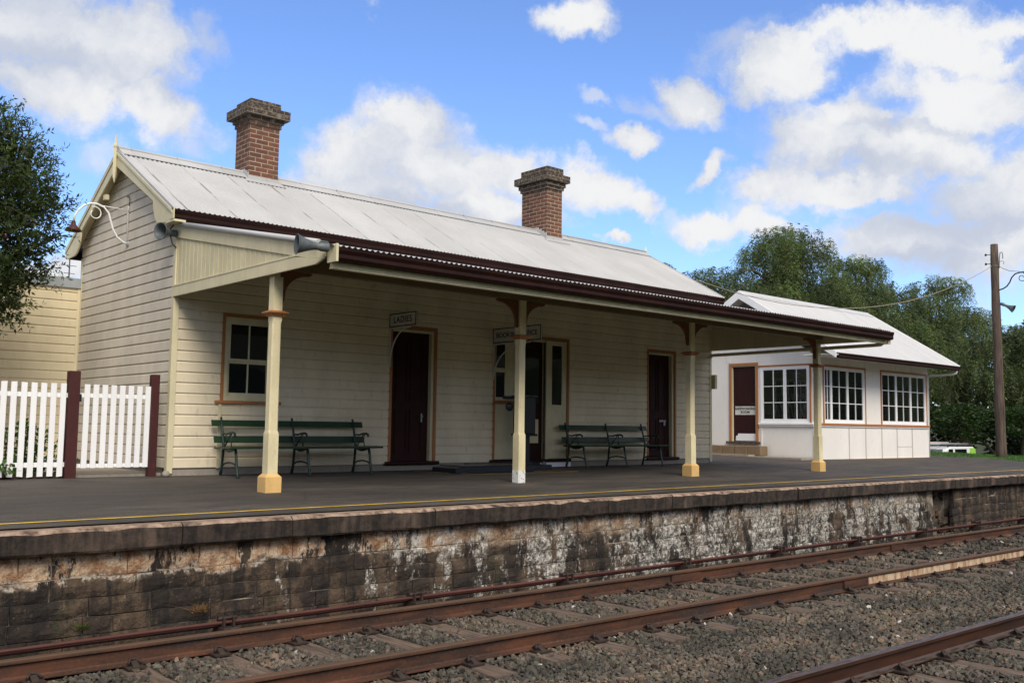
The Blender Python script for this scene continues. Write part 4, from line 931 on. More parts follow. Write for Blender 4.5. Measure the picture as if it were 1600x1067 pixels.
# ballast: bed and stones
mb = MB(); bx = np.arange(-18, 64, .5); by = [-5.0, -5.4, -6, -6.5, -7, -7.5, -8, -8.5, -9, -9.5, -10, -10.5, -11, -12, -13, -15]
bedz = lambda x, y: -1.182-.02*max(0, min(1, (-7.4-y)*3))*max(0, min(1, (y+9.3)*3))-.0+.010*noise.noise(Vector((x*1.3, y*1.3, 0)))
for xa, xb in zip(bx, bx[1:]):
    for ya, yb in zip(by[1:], by): mb.face([(xa, ya, bedz(xa, ya)), (xb, ya, bedz(xb, ya)), (xb, yb, bedz(xb, yb)), (xa, yb, bedz(xa, yb))], 0, True)
tag(obj('track_bed', mb, M_BED), kind='structure')
def ballast():
    # angular pebble shapes from jittered icospheres
    shapes = []
    for q in range(28):
        bm = bmesh.new(); p = RG.normal(size=(11, 3)); p /= np.linalg.norm(p, axis=1)[:, None]; p *= RG.uniform(.8, 1.1, (11, 1))*np.array([1.05, RG.uniform(.65, .95), RG.uniform(.5, .8)])
        for v in p: bm.verts.new(v)
        bmesh.ops.convex_hull(bm, input=bm.verts); bmesh.ops.delete(bm, geom=[v for v in bm.verts if not v.link_faces], context='VERTS'); bmesh.ops.triangulate(bm, faces=bm.faces); bmesh.ops.recalc_face_normals(bm, faces=bm.faces); bm.verts.index_update()
        shapes.append((np.array([v.co[:] for v in bm.verts]), np.array([[v.index for v in f.verts] for f in bm.faces]))); bm.free()
    P = []
    C = np.array(CAM); f_, r_, u_ = np.array(fw), np.array(rt2), np.array(up2)
    for (d0, d1, sp, smin, smax, layers) in ((0, 9.5, .046, .015, .036, 2), (9.5, 15, .058, .019, .040, 2), (15, 34, .088, .026, .050, 2)):
        gx, gy = np.meshgrid(np.arange(-9, 32, sp), np.arange(-12.6, -5.12, sp)); g = np.stack([gx.ravel(), gy.ravel()], 1)
        for ly in range(layers):
            q = g+RG.uniform(-.6, .6, g.shape)*sp; d3 = np.concatenate([q, np.full((len(q), 1), -1.15)], 1)-C
            w = d3@f_; dist = np.hypot(d3[:, 0], d3[:, 1]); uu = 800+FOC*(d3@r_)/np.maximum(w, .1); vv = 533.5-FOC*(d3@u_)/np.maximum(w, .1)
            k = (w > .5) & (dist >= d0) & (dist < d1) & (uu > -420) & (uu < 2020) & (vv < 1330)
            q = q[k]; x, y = q[:, 0], q[:, 1]; keep = np.ones(len(q), bool)
            for c0, sls in ((-5.756, SL), (-9.519, SL2)):
                for o in (0, -1.505): keep &= np.abs(y-(c0+o-.021*x)) > .085
                near = np.zeros(len(q), bool)
                for s in sls: near |= (np.abs(x-s) < .125)
                inside = near & (np.abs(y-(c0-.7525-.021*x)) < 1.26)
                cov = np.where(np.abs(y-(c0-.7525-.021*x)) < .62, .16, .20); pn = np.array([noise.noise(Vector((a*2.2, b*2.2, 7))) for a, b in zip(x, y)])
                keep &= ~inside | ((RG.random(len(q)) < cov) & (pn > .10))
            keep &= (y < -5.45) | (RG.random(len(q)) < .35)
            q = q[keep]; s = RG.uniform(smin, smax, len(q)); big = RG.random(len(q)) < .04; s[big] *= 1.35
            z = np.array([bedz(a, b) for a, b in q])+s*.35+ly*.006
            P.append(np.column_stack([q, z, s]))
    P = np.concatenate(P); n = len(P)
    q = RG.normal(size=(n, 4)); q[:, 1:3] *= .5; q /= np.linalg.norm(q, axis=1)[:, None]; w, x, y, z = q.T
    Rm = np.stack([np.stack([1-2*(y*y+z*z), 2*(x*y-z*w), 2*(x*z+y*w)], 1), np.stack([2*(x*y+z*w), 1-2*(x*x+z*z), 2*(y*z-x*w)], 1), np.stack([2*(x*z-y*w), 2*(y*z+x*w), 1-2*(x*x+y*y)], 1)], 1)
    t = np.array([.086, .076, .060])*RG.uniform(.4, 1.5, (n, 1))+RG.uniform(-.006, .006, (n, 3)); bn = np.array([noise.noise(Vector((a*.9, b*1.6, 3))) for a, b in P[:, :2]]); t *= 1+np.clip(bn, -.4, .5)[:, None]*np.array([.9, .8, .8]); t += np.clip(bn-.12, 0, 1)[:, None]*np.array([.05, .02, .0])
    wn = RG.random(n); t[wn < .02] = (.22, .15, .10); t[wn > .9965] = (.55, .53, .5); t[(wn > .02) & (wn < .14)] *= np.array([1.2, .95, .8]); t = np.clip(t, .015, 1)
    idx = RG.integers(0, len(shapes), n); Vs, Fs, Ts, o = [], [], [], 0
    for k, (bV, bF) in enumerate(shapes):
        m = np.where(idx == k)[0]; S = bV[None]*P[m, 3][:, None, None]; V = np.einsum('nij,nkj->nki', Rm[m], S)+P[m, None, :3]
        Fs.append((bF[None]+(np.arange(len(m))*len(bV))[:, None, None]).reshape(-1, 3)+o); Vs.append(V.reshape(-1, 3)); Ts.append(np.repeat(t[m], len(bV), 0)); o += len(Vs[-1])
    me = fast_mesh('ballast', np.concatenate(Vs), np.concatenate(Fs), [M_BALLAST], np.concatenate(Ts))
    tag(obj('ballast', me, M_BALLAST), kind='stuff')
ballast()
# dry tuft on the wall, small weeds
def blades(base, n, spread, h, tint, w=.006, lean=.5):
    V, F, T = [], [], []
    for k in range(n):
        b = Vector(base)+Vector((random.uniform(-1, 1)*spread, random.uniform(-.3, .3)*spread, random.uniform(-.2, .3)*spread)); d = Vector((random.gauss(0, lean), random.gauss(-.3, lean*.5), random.uniform(.1, 1)))*h*random.uniform(.5, 1)
        s = Vector((w, w*.3, 0)); i = len(V); V += [b-s, b+s, b+d*.6+Vector((0, 0, h*.1))+s*.6, b+d*.6+Vector((0, 0, h*.1))-s*.6, b+d]
        F += [(i, i+1, i+2, i+3), (i+3, i+2, i+4, i+4)]; t = np.array(tint)*random.uniform(.7, 1.3); T += [t]*5
    me = bpy.data.meshes.new('blades'); me.from_pydata([tuple(v) for v in V], [], [f if f[2] != f[3] else f[:3] for f in F])
    a = me.color_attributes.new('tint', 'FLOAT_COLOR', 'POINT'); c = np.ones((len(V), 4), np.float32); c[:, :3] = T; a.data.foreach_set('color', c.ravel()); me.materials.append(M_LEAF); return me
tag(obj('dry_grass_tuft', blades((-1.76, -5.14, -.93), 90, .07, .10, (.30, .17, .08), .003, 1.1), M_LEAF), 'straw-brown dry grass tuft growing from the stained platform wall', 'grass tuft')
tag(obj('weed', blades((-2.75, -5.16, -.95), 60, .05, .05, (.09, .12, .02), .004, .8), M_LEAF), 'small yellow-green weed in a joint of the platform wall', 'weed')
tag(obj('weed', blades((2.35, -7.40, -1.14), 12, .03, .13, (.20, .14, .07), .002, .9), M_LEAF), 'thin dry weed standing against the middle rail', 'weed')

# ================================================================ GROUND
def sstep(a, b, x): t = max(0, min(1, (x-a)/(b-a))); return t*t*(3-2*t)
def lawn_edge(y):                                       # x where the asphalt gives way to grass
    if y < -2.5: return 200
    if y < -.6: return 24.3+(y+2.5)*.75
    return 25.75-(y+.6)*.25 if y < 2 else 25.1
def gz(x, y):
    if y < -4.61: return -1.26
    n = noise.noise(Vector((x*.35, y*.35, 0)))*.05
    if x > 20 and y > -2.9:
        on = sstep(-.25, .12, x-lawn_edge(y)) if y > -2.5 else 0
        if -2.9 < y <= -2.5: on = sstep(23.7, 24.4, x)*sstep(-2.9, -2.55, y)
        top = platz(min(x, 26), y)+.025+n*.5
        top = top*(1-sstep(29.5, 33.5, x))+(-1.9+n)*sstep(29.5, 33.5, x)
        return -.35*(1-on)+top*on
    return -.34
def axis_pts(a, b, lo, hi, f, c): return sorted(set(np.round(np.concatenate([np.arange(a, lo, c), np.arange(lo, hi, f), np.arange(hi, b+c, c)]), 3)))
gxs = [-600, -300, -150, -80]+axis_pts(-50, 60, 20, 38, .3, 4)+[80, 120, 200, 400, 900]; gys = [-600, -200, -60, -30, -15, -4.62, -4.6]+axis_pts(-4.5, 20, -3.2, 6, .3, 2)+[30, 50, 90, 160, 300, 700]
mb = MB(); V = [(x, y, gz(x, y)) for x in gxs for y in gys]; mb.v = V; ny = len(gys)
for i in range(len(gxs)-1):
    for j in range(ny-1): mb.f.append([i*ny+j, (i+1)*ny+j, (i+1)*ny+j+1, i*ny+j+1]); mb.m.append(0); mb.sm.append(True)
tag(obj('ground', mb, M_GRASS), kind='structure')
# unseen dark rise added behind the camera and west to cut low sky light
mb = MB(); H = []
for k in range(76):
    a = R(-5-k*3.25); rr = 44+5*noise.noise(Vector((k*.3, 0, 0))); hgt = 10.5+4*noise.noise(Vector((k*.35, 4, 0)))+1.5*noise.noise(Vector((k*1.3, 4, 0)))
    H.append([(rr*f*math.cos(a)*1.25, rr*f*math.sin(a)-4, -1.3+hgt*g) for f, g in ((.72, 0), (.82, .55), (1.0, .85), (1.25, 1.), (1.9, 1.1))])
for a, b in zip(H, H[1:]):
    for q in range(4): mb.face([a[q], a[q+1], b[q+1], b[q]], 0, True)
H = []  # farther low ring added to close bright gaps under the trees
for k in range(24):
    a = R(-4+k*3.2); H.append([(105*f*math.cos(a), 105*f*math.sin(a), -2.2+(5+1.5*noise.noise(Vector((k*.5, 14, 0))))*g) for f, g in ((.85, 0), (.95, .6), (1.1, 1.), (1.8, 1.2))])
for a, b in zip(H, H[1:]):
    for q in range(3): mb.face([a[q], a[q+1], b[q+1], b[q]], 0, True)
tag(obj('added_shade_hills', mb, mat('added_dark_slope', (.030, .042, .018), .95)), kind='structure')
# grass blades near the asphalt end
V, F, T = [], [], []
n = 26000; gx = RG.uniform(23.5, 33, n); gy = RG.uniform(-2.8, 9, n)
for x, y in zip(gx, gy):
    z = gz(x, y)
    if z < -.19 and x < 29: continue
    h = random.uniform(.02, .055); a = random.uniform(0, 6.28); w = .010; i = len(V)
    V += [(x-math.cos(a)*w, y-math.sin(a)*w, z-.01), (x+math.cos(a)*w, y+math.sin(a)*w, z-.01), (x+random.gauss(0, .02), y+random.gauss(0, .02), z+h)]; F.append((i, i+1, i+2)); k = random.uniform(.6, 1.35); T += [(.055*k, .13*k, .022*k)]*3
tag(obj('grass', fast_mesh('grass', np.array(V), np.array(F), [M_LEAF], np.array(T)), M_LEAF), kind='stuff')
# garden soil strip behind the fence
tag(obj('garden_soil', MB().box((-9, .1, -.04), (-1.32, 1.6, .012)), mat('soil', (.045, .03, .02), .95)), kind='structure')
tag(obj('garden_path', MB().box((-1.31, .12, -.04), (-.05, W-.01, .008)), M_CONC), kind='structure')

# ================================================================ POLE, WIRES
pl = thing('utility_pole', 'old weathered timber pole standing in the grass beyond the asphalt', 'utility pole', (26.6, -.77, -.1))
mb = MB(); pts = []; rs = []
for k in range(15): z = -.3+k*(7.1/14); pts.append((26.6+.01*math.sin(k), -.765+.025*k/14, z)); rs.append(.165-.05*k/14+.006*math.sin(k*2.1)+(.02 if k < 1 else 0))
obj('pole_shaft', mb.tube(pts, rs, 14), M_POLE, pl)
for z in (6.47, 6.17):
    obj('insulator_peg', MB().tube([(26.55, -.66, z), (26.53, -.52, z)], .012, 6).lathe([(0, 0), (.03, 0), (.035, .04), (.02, .07), (0, .08)], (26.53, -.50, z-.03), n=10), M_BLACK, pl)
obj('wire_hook', MB().tube([(26.6, -.88, 6.0), (26.6, -.90, 6.35), (26.6, -.92, 6.5), (26.6, -.97, 6.52), (26.6, -1.0, 6.46), (26.6, -1.0, 6.30)], .012, 6).tube([(26.6, -.88, 6.20), (26.6, -.98, 6.24), (26.6, -1.03, 6.2), (26.6, -1.02, 6.12)], .008, 5), M_SPK, pl)
obj('clamp_band', MB().lathe([(.125, -.02), (.135, -.02), (.135, .02), (.125, .02)], (26.61, -.745, 6.08), n=14), M_SPK, pl)
pla = thing('pole_lamp', 'black scrolled lamp bracket reaching out from the timber pole', 'lamp', (26.6, -.87, 5.3))
mb = MB().tube([(26.6, -.85, 5.30), (26.6, -.98, 5.33), (26.6, -1.10, 5.40), (26.6, -1.19, 5.52), (26.6, -1.25, 5.66), (26.6, -1.36, 5.77), (26.6, -1.50, 5.80), (26.6, -1.72, 5.80), (26.6, -1.90, 5.74), (26.6, -2.0, 5.60), (26.6, -2.02, 5.45)], .022, 8)
pts = []
for k in range(16): a = 1.3-k*.5; r = .15-.007*k; pts.append((26.6, -1.56-r*math.cos(a), 5.63+r*math.sin(a)))
mb.tube(pts, .012, 6); obj('scroll_bracket', mb, M_BLACK, pla)
obj('lamp_shade', MB().lathe([(.03, 0), (.04, -.05), (.08, -.1), (.24, -.2), (.25, -.24), (.235, -.24), (.07, -.12), (0, -.12)], (26.6, -2.02, 5.48), n=20), M_BLACK, pla)
obj('lamp_cable', MB().tube([(26.6, -.87, 6.08), (26.6, -1.0, 5.98), (26.6, -1.2, 5.88), (26.6, -1.5, 5.83)], .008, 5), M_BLACK, pla)
loudspeaker('grey horn loudspeaker mounted on the timber pole, tilted down', (26.6, -.90, 4.86), (.1, -1, -.55), .42, .12, arm=[[(0, .05, .02), (0, 0, .02)]])
def wire(name, label, a, b, sag, r, m):
    a, b = Vector(a), Vector(b); pts = [a.lerp(b, t)-Vector((0, 0, 4*sag*t*(1-t))) for t in np.linspace(0, 1, 24)]
    tag(obj(name, MB().tube(pts, r, 6), m), label, 'cable')
wire('overhead_wire', 'pale sagging wire strung from the station gable to the timber pole', (12.66, .5, 4.22), (26.55, -.70, 6.1), 1.0, .009, M_CONC)
wire('overhead_wire', 'thin dark cable crossing the sky low behind the annex roof', (-14, 16, 5.2), (12, 16, 4.6), .3, .012, M_SPK)
an = tag(obj('roof_antenna', MB().tube([(.35, 6, 3.1), (.35, 6, 4.0)], .012, 6).tube([(.2, 6, 3.85), (.5, 6, 3.85)], .006, 5).tube([(.22, 6, 3.7), (.48, 6, 3.7)], .006, 5).tube([(.25, 6, 3.55), (.45, 6, 3.55)], .006, 5), M_BLACK), 'thin dark aerial mast rising behind the annex roof', 'antenna')

# ================================================================ SIGNAL BOX INTERIOR
lf = thing('lever_frame', 'row of dark signal levers leaning behind the side window', 'lever frame', (18.3, 1.2, .15))
obj('frame_base', MB().box((18.15, .55, .15), (18.55, 1.95, .95)), M_BLACK, lf)
for k in range(13):
    y = .62+k*.105; ln = .05*(k % 3 == 0)
    obj('lever', MB().tube([(18.30, y-.02, .9), (18.26, y+.13+ln, 1.62)], .014, 6).tube([(18.26, y+.13+ln, 1.60), (18.255, y+.15+ln, 1.74)], .020, 6), M_GREY, lf)
tag(obj('red_lamp_case', MB().lathe([(0, 0), (.065, 0), (.06, .12), (.045, .22), (.03, .25), (0, .25)], (17.68, .70, .955), n=14), mat('signal_red', (.55, .05, .02), .5)), 'small red lamp case inside the side window of the signal box', 'lamp')
tag(obj('cupboard', MB().box((22.9, 3.2, .15), (23.7, 4.0, 1.5)).box((19.2, 3.4, .15), (20.6, 4.05, 1.2)), painted('pine', (.30, .20, .10), .6)), 'pale wooden cupboards at the back of the signal room', 'cupboard')

# ================================================================ VAN
def van():
    v = thing('parked_van', 'white and lime-green van with a laden roof rack, half hidden below the grass bank', 'van', (36.4, 6, -1.9))
    x0, y0, y1, zb = 33.9, 5.0, 6.75, -1.84; P = lambda x, z: (x0+x, zb+z)
    prof = [P(0, .35), P(0, .85), P(.12, 1.02), P(.95, 1.18), P(1.75, 1.88), P(2.1, 1.95), P(4.35, 1.95), P(4.5, 1.85), P(4.62, 1.1), P(4.62, .35)]
    white = mat('van_white', (.72, .75, .78), .25); green = mat('van_lime', (.26, .55, .05), .3)
    obj('body', MB().prism(prof[::-1], 'y', y0, y1), white, v, .03)
    obj('rear_panel', MB().prism([P(3.78, .4), P(4.635, .4), P(4.64, 1.1), P(4.51, 1.86), P(4.36, 1.90), P(3.95, 1.9)], 'y', y0-.008, y0-.002).box((x0+4.61, y0, zb+.4), (x0+4.645, y1, zb+1.1)), green, v)
    for a in ([P(1.42, 1.22), P(2.35, 1.22), P(2.28, 1.86), P(1.92, 1.86)], [P(2.55, 1.22), P(3.7, 1.22), P(3.62, 1.86), P(2.48, 1.86)]): obj('window', MB().prism(a, 'y', y0-.012, y0-.004), M_GLASS, v)
    obj('windscreen', MB().face([(x0+.99, y0+.1, zb+1.235), (x0+.99, y1-.1, zb+1.235), (x0+1.70, y1-.15, zb+1.855), (x0+1.70, y0+.15, zb+1.855)]), mat('windscreen_grey', (.10, .12, .15), .08), v)
    for x in (.85, 3.7):
        for y in (y0+.1, y1-.1):
            w = obj('wheel', MB().lathe([(0, -.1), (.30, -.1), (.33, -.06), (.33, .06), (.30, .1), (0, .1)], (x0+x, y, zb+.33), (0, 1, 0), 20), M_BLACK, v); obj('rim', MB().lathe([(0, -.105), (.18, -.105), (.18, .105), (0, .105)], (x0+x, y, zb+.33), (0, 1, 0), 14), M_GREY, w)
    for y in (y0+.15, y1-.15): obj('headlight', MB().box((x0-.02, y-.12, zb+.7), (x0+.05, y+.12, zb+.84)), M_GREY, v)
    mb = MB()
    for x in (.4+1.7, 3.0, 4.1):
        mb.tube([(x0+x, y0+.08, zb+2.02), (x0+x, y1-.08, zb+2.02)], .02, 6)
        for y in (y0+.12, y1-.12): mb.box((x0+x-.03, y-.02, zb+1.93), (x0+x+.03, y+.02, zb+2.03))
    for y in (y0+.08, y1-.08): mb.tube([(x0+1.3, y, zb+2.06), (x0+4.4, y, zb+2.06)], .018, 6)
    obj('roof_rack', mb, M_BLACK, v); return v
van()
lad_ = thing('ladder', 'pale ladder lashed flat on the rack of the van', 'ladder', (36, 5.7, .2)); mb = MB()
for y in (5.35, 5.75): mb.tube([(34.6, y, .225), (38.5, y, .225)], .035, 6)
obj('ladder_rail', mb, M_GREY, lad_); mb = MB()
for k in range(11): mb.tube([(34.9+k*.33, 5.35, .225), (34.9+k*.33, 5.75, .225)], .018, 6)
obj('rung', mb, M_GREY, lad_)
pb = tag(obj('roof_load', MB().tube([(34.4, 6.2, .25), (38.3, 6.15, .25)], .06, 8).tube([(34.8, 6.4, .26), (38.0, 6.35, .26)], .05, 8), painted('pipe_load', (.42, .34, .32), .6)), 'bundle of pale pipes carried on the rack of the van', 'pipes')

# ================================================================ VEGETATION
def leaf_arr(P, D, L, B, tint, roll=None):
    """diamond leaves: P base points, D unit directions, L length, B breadth"""
    n = len(P); rnd = RG.normal(size=(n, 3)); S = np.cross(D, rnd); S /= np.linalg.norm(S, axis=1)[:, None]+1e-9
    L = np.broadcast_to(L, n)[:, None]; B = np.broadcast_to(B, n)[:, None]; m = P+D*L*.45
    V = np.stack([P, m+S*B*.5, P+D*L, m-S*B*.5], 1).reshape(-1, 3); F = np.arange(4*n).reshape(n, 4); return V, F, np.repeat(tint, 4, 0)
def join(parts):
    V, F, T, o = [], [], [], 0
    for v, f, t in parts: V.append(v); F.append(f+o); T.append(t); o += len(v)
    return np.concatenate(V), np.concatenate(F), np.concatenate(T)
def lobe_points(lobes, n, lo=.55, up=None):
    vol = np.array([l[3]*l[4]*l[5] for l in lobes])**.75; idx = RG.choice(len(lobes), n, p=vol/vol.sum()); d = RG.normal(size=(n, 3)); d /= np.linalg.norm(d, axis=1)[:, None]
    if up is not None: d[:, 2] = np.where((d[:, 2] < 0) & (RG.random(n) < up), -d[:, 2], d[:, 2])
    Lb = np.array(lobes); r = RG.uniform(lo, 1, n)[:, None]; return Lb[idx, :3]+d*r*Lb[idx, 3:6], d, r[:, 0], idx
def pepper_tree(label, lobes, base, n_str, tint, seed_n=12, trunk_r=.3, sl=(.6, 1.75), gaps=0.):
    t = thing('pepper_tree', label, 'tree', base, group='drooping pepper trees')
    P, d, r, idx = lobe_points(lobes, n_str, .5, .75)
    cl = np.array([noise.noise(Vector(p*.75)) for p in P]); k = cl > -.13+gaps; P, d, r, idx = P[k], d[k], r[k], idx[k]; n = len(P)
    lt = RG.uniform(sl[0], sl[1], n); h = d.copy(); h[:, 2] = np.abs(h[:, 2])*.5+.2; h /= np.linalg.norm(h, axis=1)[:, None]
    parts = []; shade = np.clip(.70+.5*RG.normal(size=n)*.35, .4, 1.5)
    hue = RG.random(n)
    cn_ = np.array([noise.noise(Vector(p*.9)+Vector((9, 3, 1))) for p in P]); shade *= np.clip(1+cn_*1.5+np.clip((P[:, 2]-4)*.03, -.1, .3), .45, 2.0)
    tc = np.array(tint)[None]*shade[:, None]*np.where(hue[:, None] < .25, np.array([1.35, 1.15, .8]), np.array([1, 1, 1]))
    for s in range(seed_n):
        f = (s+.5)/seed_n; pos = P+h*(lt*.28*np.sin(f*1.5))[:, None]; pos[:, 2] -= lt*f*f*.95
        for side in (0, 1):
            a = RG.normal(size=(n, 3)); a[:, 2] = 0; a /= np.linalg.norm(a, axis=1)[:, None]
            D = a*.75+h*.25*(1-f); D[:, 2] -= .35+.6*f; D /= np.linalg.norm(D, axis=1)[:, None]
            parts.append(leaf_arr(pos+RG.normal(size=(n, 3))*.03, D, RG.uniform(.11, .22, n), RG.uniform(.020, .036, n), tc*RG.uniform(.8, 1.2, (n, 1))))
    # denser foliage inside
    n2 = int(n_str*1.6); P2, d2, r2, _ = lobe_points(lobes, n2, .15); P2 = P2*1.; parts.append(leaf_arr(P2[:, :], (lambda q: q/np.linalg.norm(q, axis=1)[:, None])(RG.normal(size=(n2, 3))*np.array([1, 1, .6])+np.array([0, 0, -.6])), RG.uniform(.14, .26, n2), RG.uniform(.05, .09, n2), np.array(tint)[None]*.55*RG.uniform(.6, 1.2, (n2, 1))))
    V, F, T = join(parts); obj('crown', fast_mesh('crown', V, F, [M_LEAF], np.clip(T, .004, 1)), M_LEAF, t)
    mb = MB(); b = Vector(base)
    for i, l in enumerate(lobes[:9]):
        c = Vector(l[:3]); m1 = b.lerp(c, .35)+Vector((0, 0, .8)); mb.tube([b, b.lerp(m1, .5)+Vector((.1, 0, .2)), m1, m1.lerp(c, .6)+Vector((0, 0, .3)), c+Vector((0, 0, l[5]*.3))], [trunk_r, trunk_r*.75, trunk_r*.5, trunk_r*.3, trunk_r*.1], 8)
        for q in range(4):
            e = c+Vector((RG.normal()*l[3]*.5, RG.normal()*l[4]*.5, l[5]*.6*RG.random())); mb.tube([c-Vector((0, 0, l[5]*.2)), c.lerp(e, .5)+Vector((0, 0, .15)), e], [trunk_r*.22, trunk_r*.13, .012], 5)
    obj('trunk', mb, M_BARK, t); return t
G1 = (.105, .150, .058); G2 = (.088, .128, .050); G3 = (.118, .165, .074)
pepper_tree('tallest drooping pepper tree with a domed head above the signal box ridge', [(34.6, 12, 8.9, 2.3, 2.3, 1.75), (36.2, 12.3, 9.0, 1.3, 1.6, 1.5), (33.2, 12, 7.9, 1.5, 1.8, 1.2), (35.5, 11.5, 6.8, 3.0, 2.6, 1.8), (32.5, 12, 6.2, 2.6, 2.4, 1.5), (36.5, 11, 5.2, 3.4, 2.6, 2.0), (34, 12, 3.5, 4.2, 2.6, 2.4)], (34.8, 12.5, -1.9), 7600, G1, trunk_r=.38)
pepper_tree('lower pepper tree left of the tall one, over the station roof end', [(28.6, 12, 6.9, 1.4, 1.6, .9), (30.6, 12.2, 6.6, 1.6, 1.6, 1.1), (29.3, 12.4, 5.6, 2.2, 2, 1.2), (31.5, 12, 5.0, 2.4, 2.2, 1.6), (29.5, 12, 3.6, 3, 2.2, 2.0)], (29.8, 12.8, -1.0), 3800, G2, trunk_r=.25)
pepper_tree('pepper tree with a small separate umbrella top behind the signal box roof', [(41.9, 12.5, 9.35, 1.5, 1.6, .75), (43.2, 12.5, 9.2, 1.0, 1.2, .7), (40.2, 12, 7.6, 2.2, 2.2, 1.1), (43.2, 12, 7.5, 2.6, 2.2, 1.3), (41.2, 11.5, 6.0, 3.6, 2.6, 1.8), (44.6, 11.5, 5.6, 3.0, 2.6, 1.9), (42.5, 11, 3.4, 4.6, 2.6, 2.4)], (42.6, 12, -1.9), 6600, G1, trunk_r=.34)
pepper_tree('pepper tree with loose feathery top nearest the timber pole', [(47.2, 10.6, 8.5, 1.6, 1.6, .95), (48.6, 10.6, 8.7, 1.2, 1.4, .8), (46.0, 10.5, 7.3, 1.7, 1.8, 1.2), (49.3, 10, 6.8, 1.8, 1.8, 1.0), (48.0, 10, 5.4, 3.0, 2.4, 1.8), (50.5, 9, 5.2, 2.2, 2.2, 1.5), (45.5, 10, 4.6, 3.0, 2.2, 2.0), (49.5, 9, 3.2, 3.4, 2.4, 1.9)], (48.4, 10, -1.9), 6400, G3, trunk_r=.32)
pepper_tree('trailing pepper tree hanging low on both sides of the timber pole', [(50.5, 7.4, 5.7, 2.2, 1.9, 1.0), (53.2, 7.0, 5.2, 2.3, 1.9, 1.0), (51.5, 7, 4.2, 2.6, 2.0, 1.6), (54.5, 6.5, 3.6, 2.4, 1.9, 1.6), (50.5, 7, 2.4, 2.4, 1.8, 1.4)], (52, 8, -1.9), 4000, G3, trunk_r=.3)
def bushy_tree(name, label, cat, lobes, base, n, L, B, tint, trunk_r, group=None, hor=.3, jag=.2):
    t = thing(name, label, cat, base, group=group)
    P, d, r, _ = lobe_points(lobes, n, .45, .4); cl = np.array([noise.noise(Vector(p*1.1)) for p in P]); k = cl > -.3+jag*.3; P, d, r, cl = P[k], d[k], r[k], cl[k]; m = len(P)
    D = d+RG.normal(size=(m, 3))*.8; D[:, 2] *= hor; D /= np.linalg.norm(D, axis=1)[:, None]
    tc = np.array(tint)[None]*np.clip(.75+cl[:, None]*.6+RG.normal(size=(m, 1))*.2, .25, 1.7)
    V, F, T = leaf_arr(P, D, RG.uniform(L*.6, L*1.3, m), RG.uniform(B*.6, B*1.3, m), tc)
    obj('crown', fast_mesh('crown', V, F, [M_LEAF], np.clip(T, .004, 1)), M_LEAF, t)
    mb = MB(); b = Vector(base)
    for l in lobes: c = Vector(l[:3]); mb.tube([b, b.lerp(c, .5)+Vector((.1, .1, .1)), c], [trunk_r, trunk_r*.6, trunk_r*.15], 7)
    obj('trunk', mb, M_BARK, t); return t
bushy_tree('dense_tree', 'dark yellow-green tree beyond the pole at the right edge', 'tree', [(68, 11, 6.6, 5, 4, 2.6), (72, 9, 5.2, 5, 4, 3.4), (66, 10, 3.2, 5, 4, 3.2), (76, 8, 3, 6, 4, 4)], (69, 11, -1.9), 30000, .34, .17, (.050, .085, .016), .4)
bushy_tree('dense_tree', 'low layered dark green shrub tree behind the van', 'tree', [(46, 5.8, 1.3, 3.2, 1.4, .8), (49, 5.2, .9, 2.6, 1.4, .9), (43.5, 7.6, 1.2, 2.6, 1.4, 1.0), (52, 3.9, 1.4, 2.6, 1.4, 1.1)], (47, 6.2, -1.9), 22000, .20, .10, (.030, .062, .014), .15, hor=.2)
bushy_tree('dense_tree', 'shadowy dark green thicket filling the gap under the pepper trees', 'tree', [(44, 14.5, 1.5, 5, 1.6, 3.6), (52, 13, 1.5, 5, 1.6, 3.6), (58, 10.5, 1.6, 4.5, 1.6, 3.6), (36, 15.5, 1.5, 5, 1.6, 3.6), (64, 7, 1.2, 4, 2, 3.2)], (50, 14, -1.9), 30000, .40, .24, (.018, .030, .010), .3)
bushy_tree('distant_tree', 'small dark treetop peeping over the end of the station roof', 'tree', [(25.4, 12.2, 6.9, .8, .8, .72), (26.3, 12.4, 6.6, .7, .7, .6)], (25.8, 13, -.3), 3500, .14, .07, (.028, .045, .014), .12)
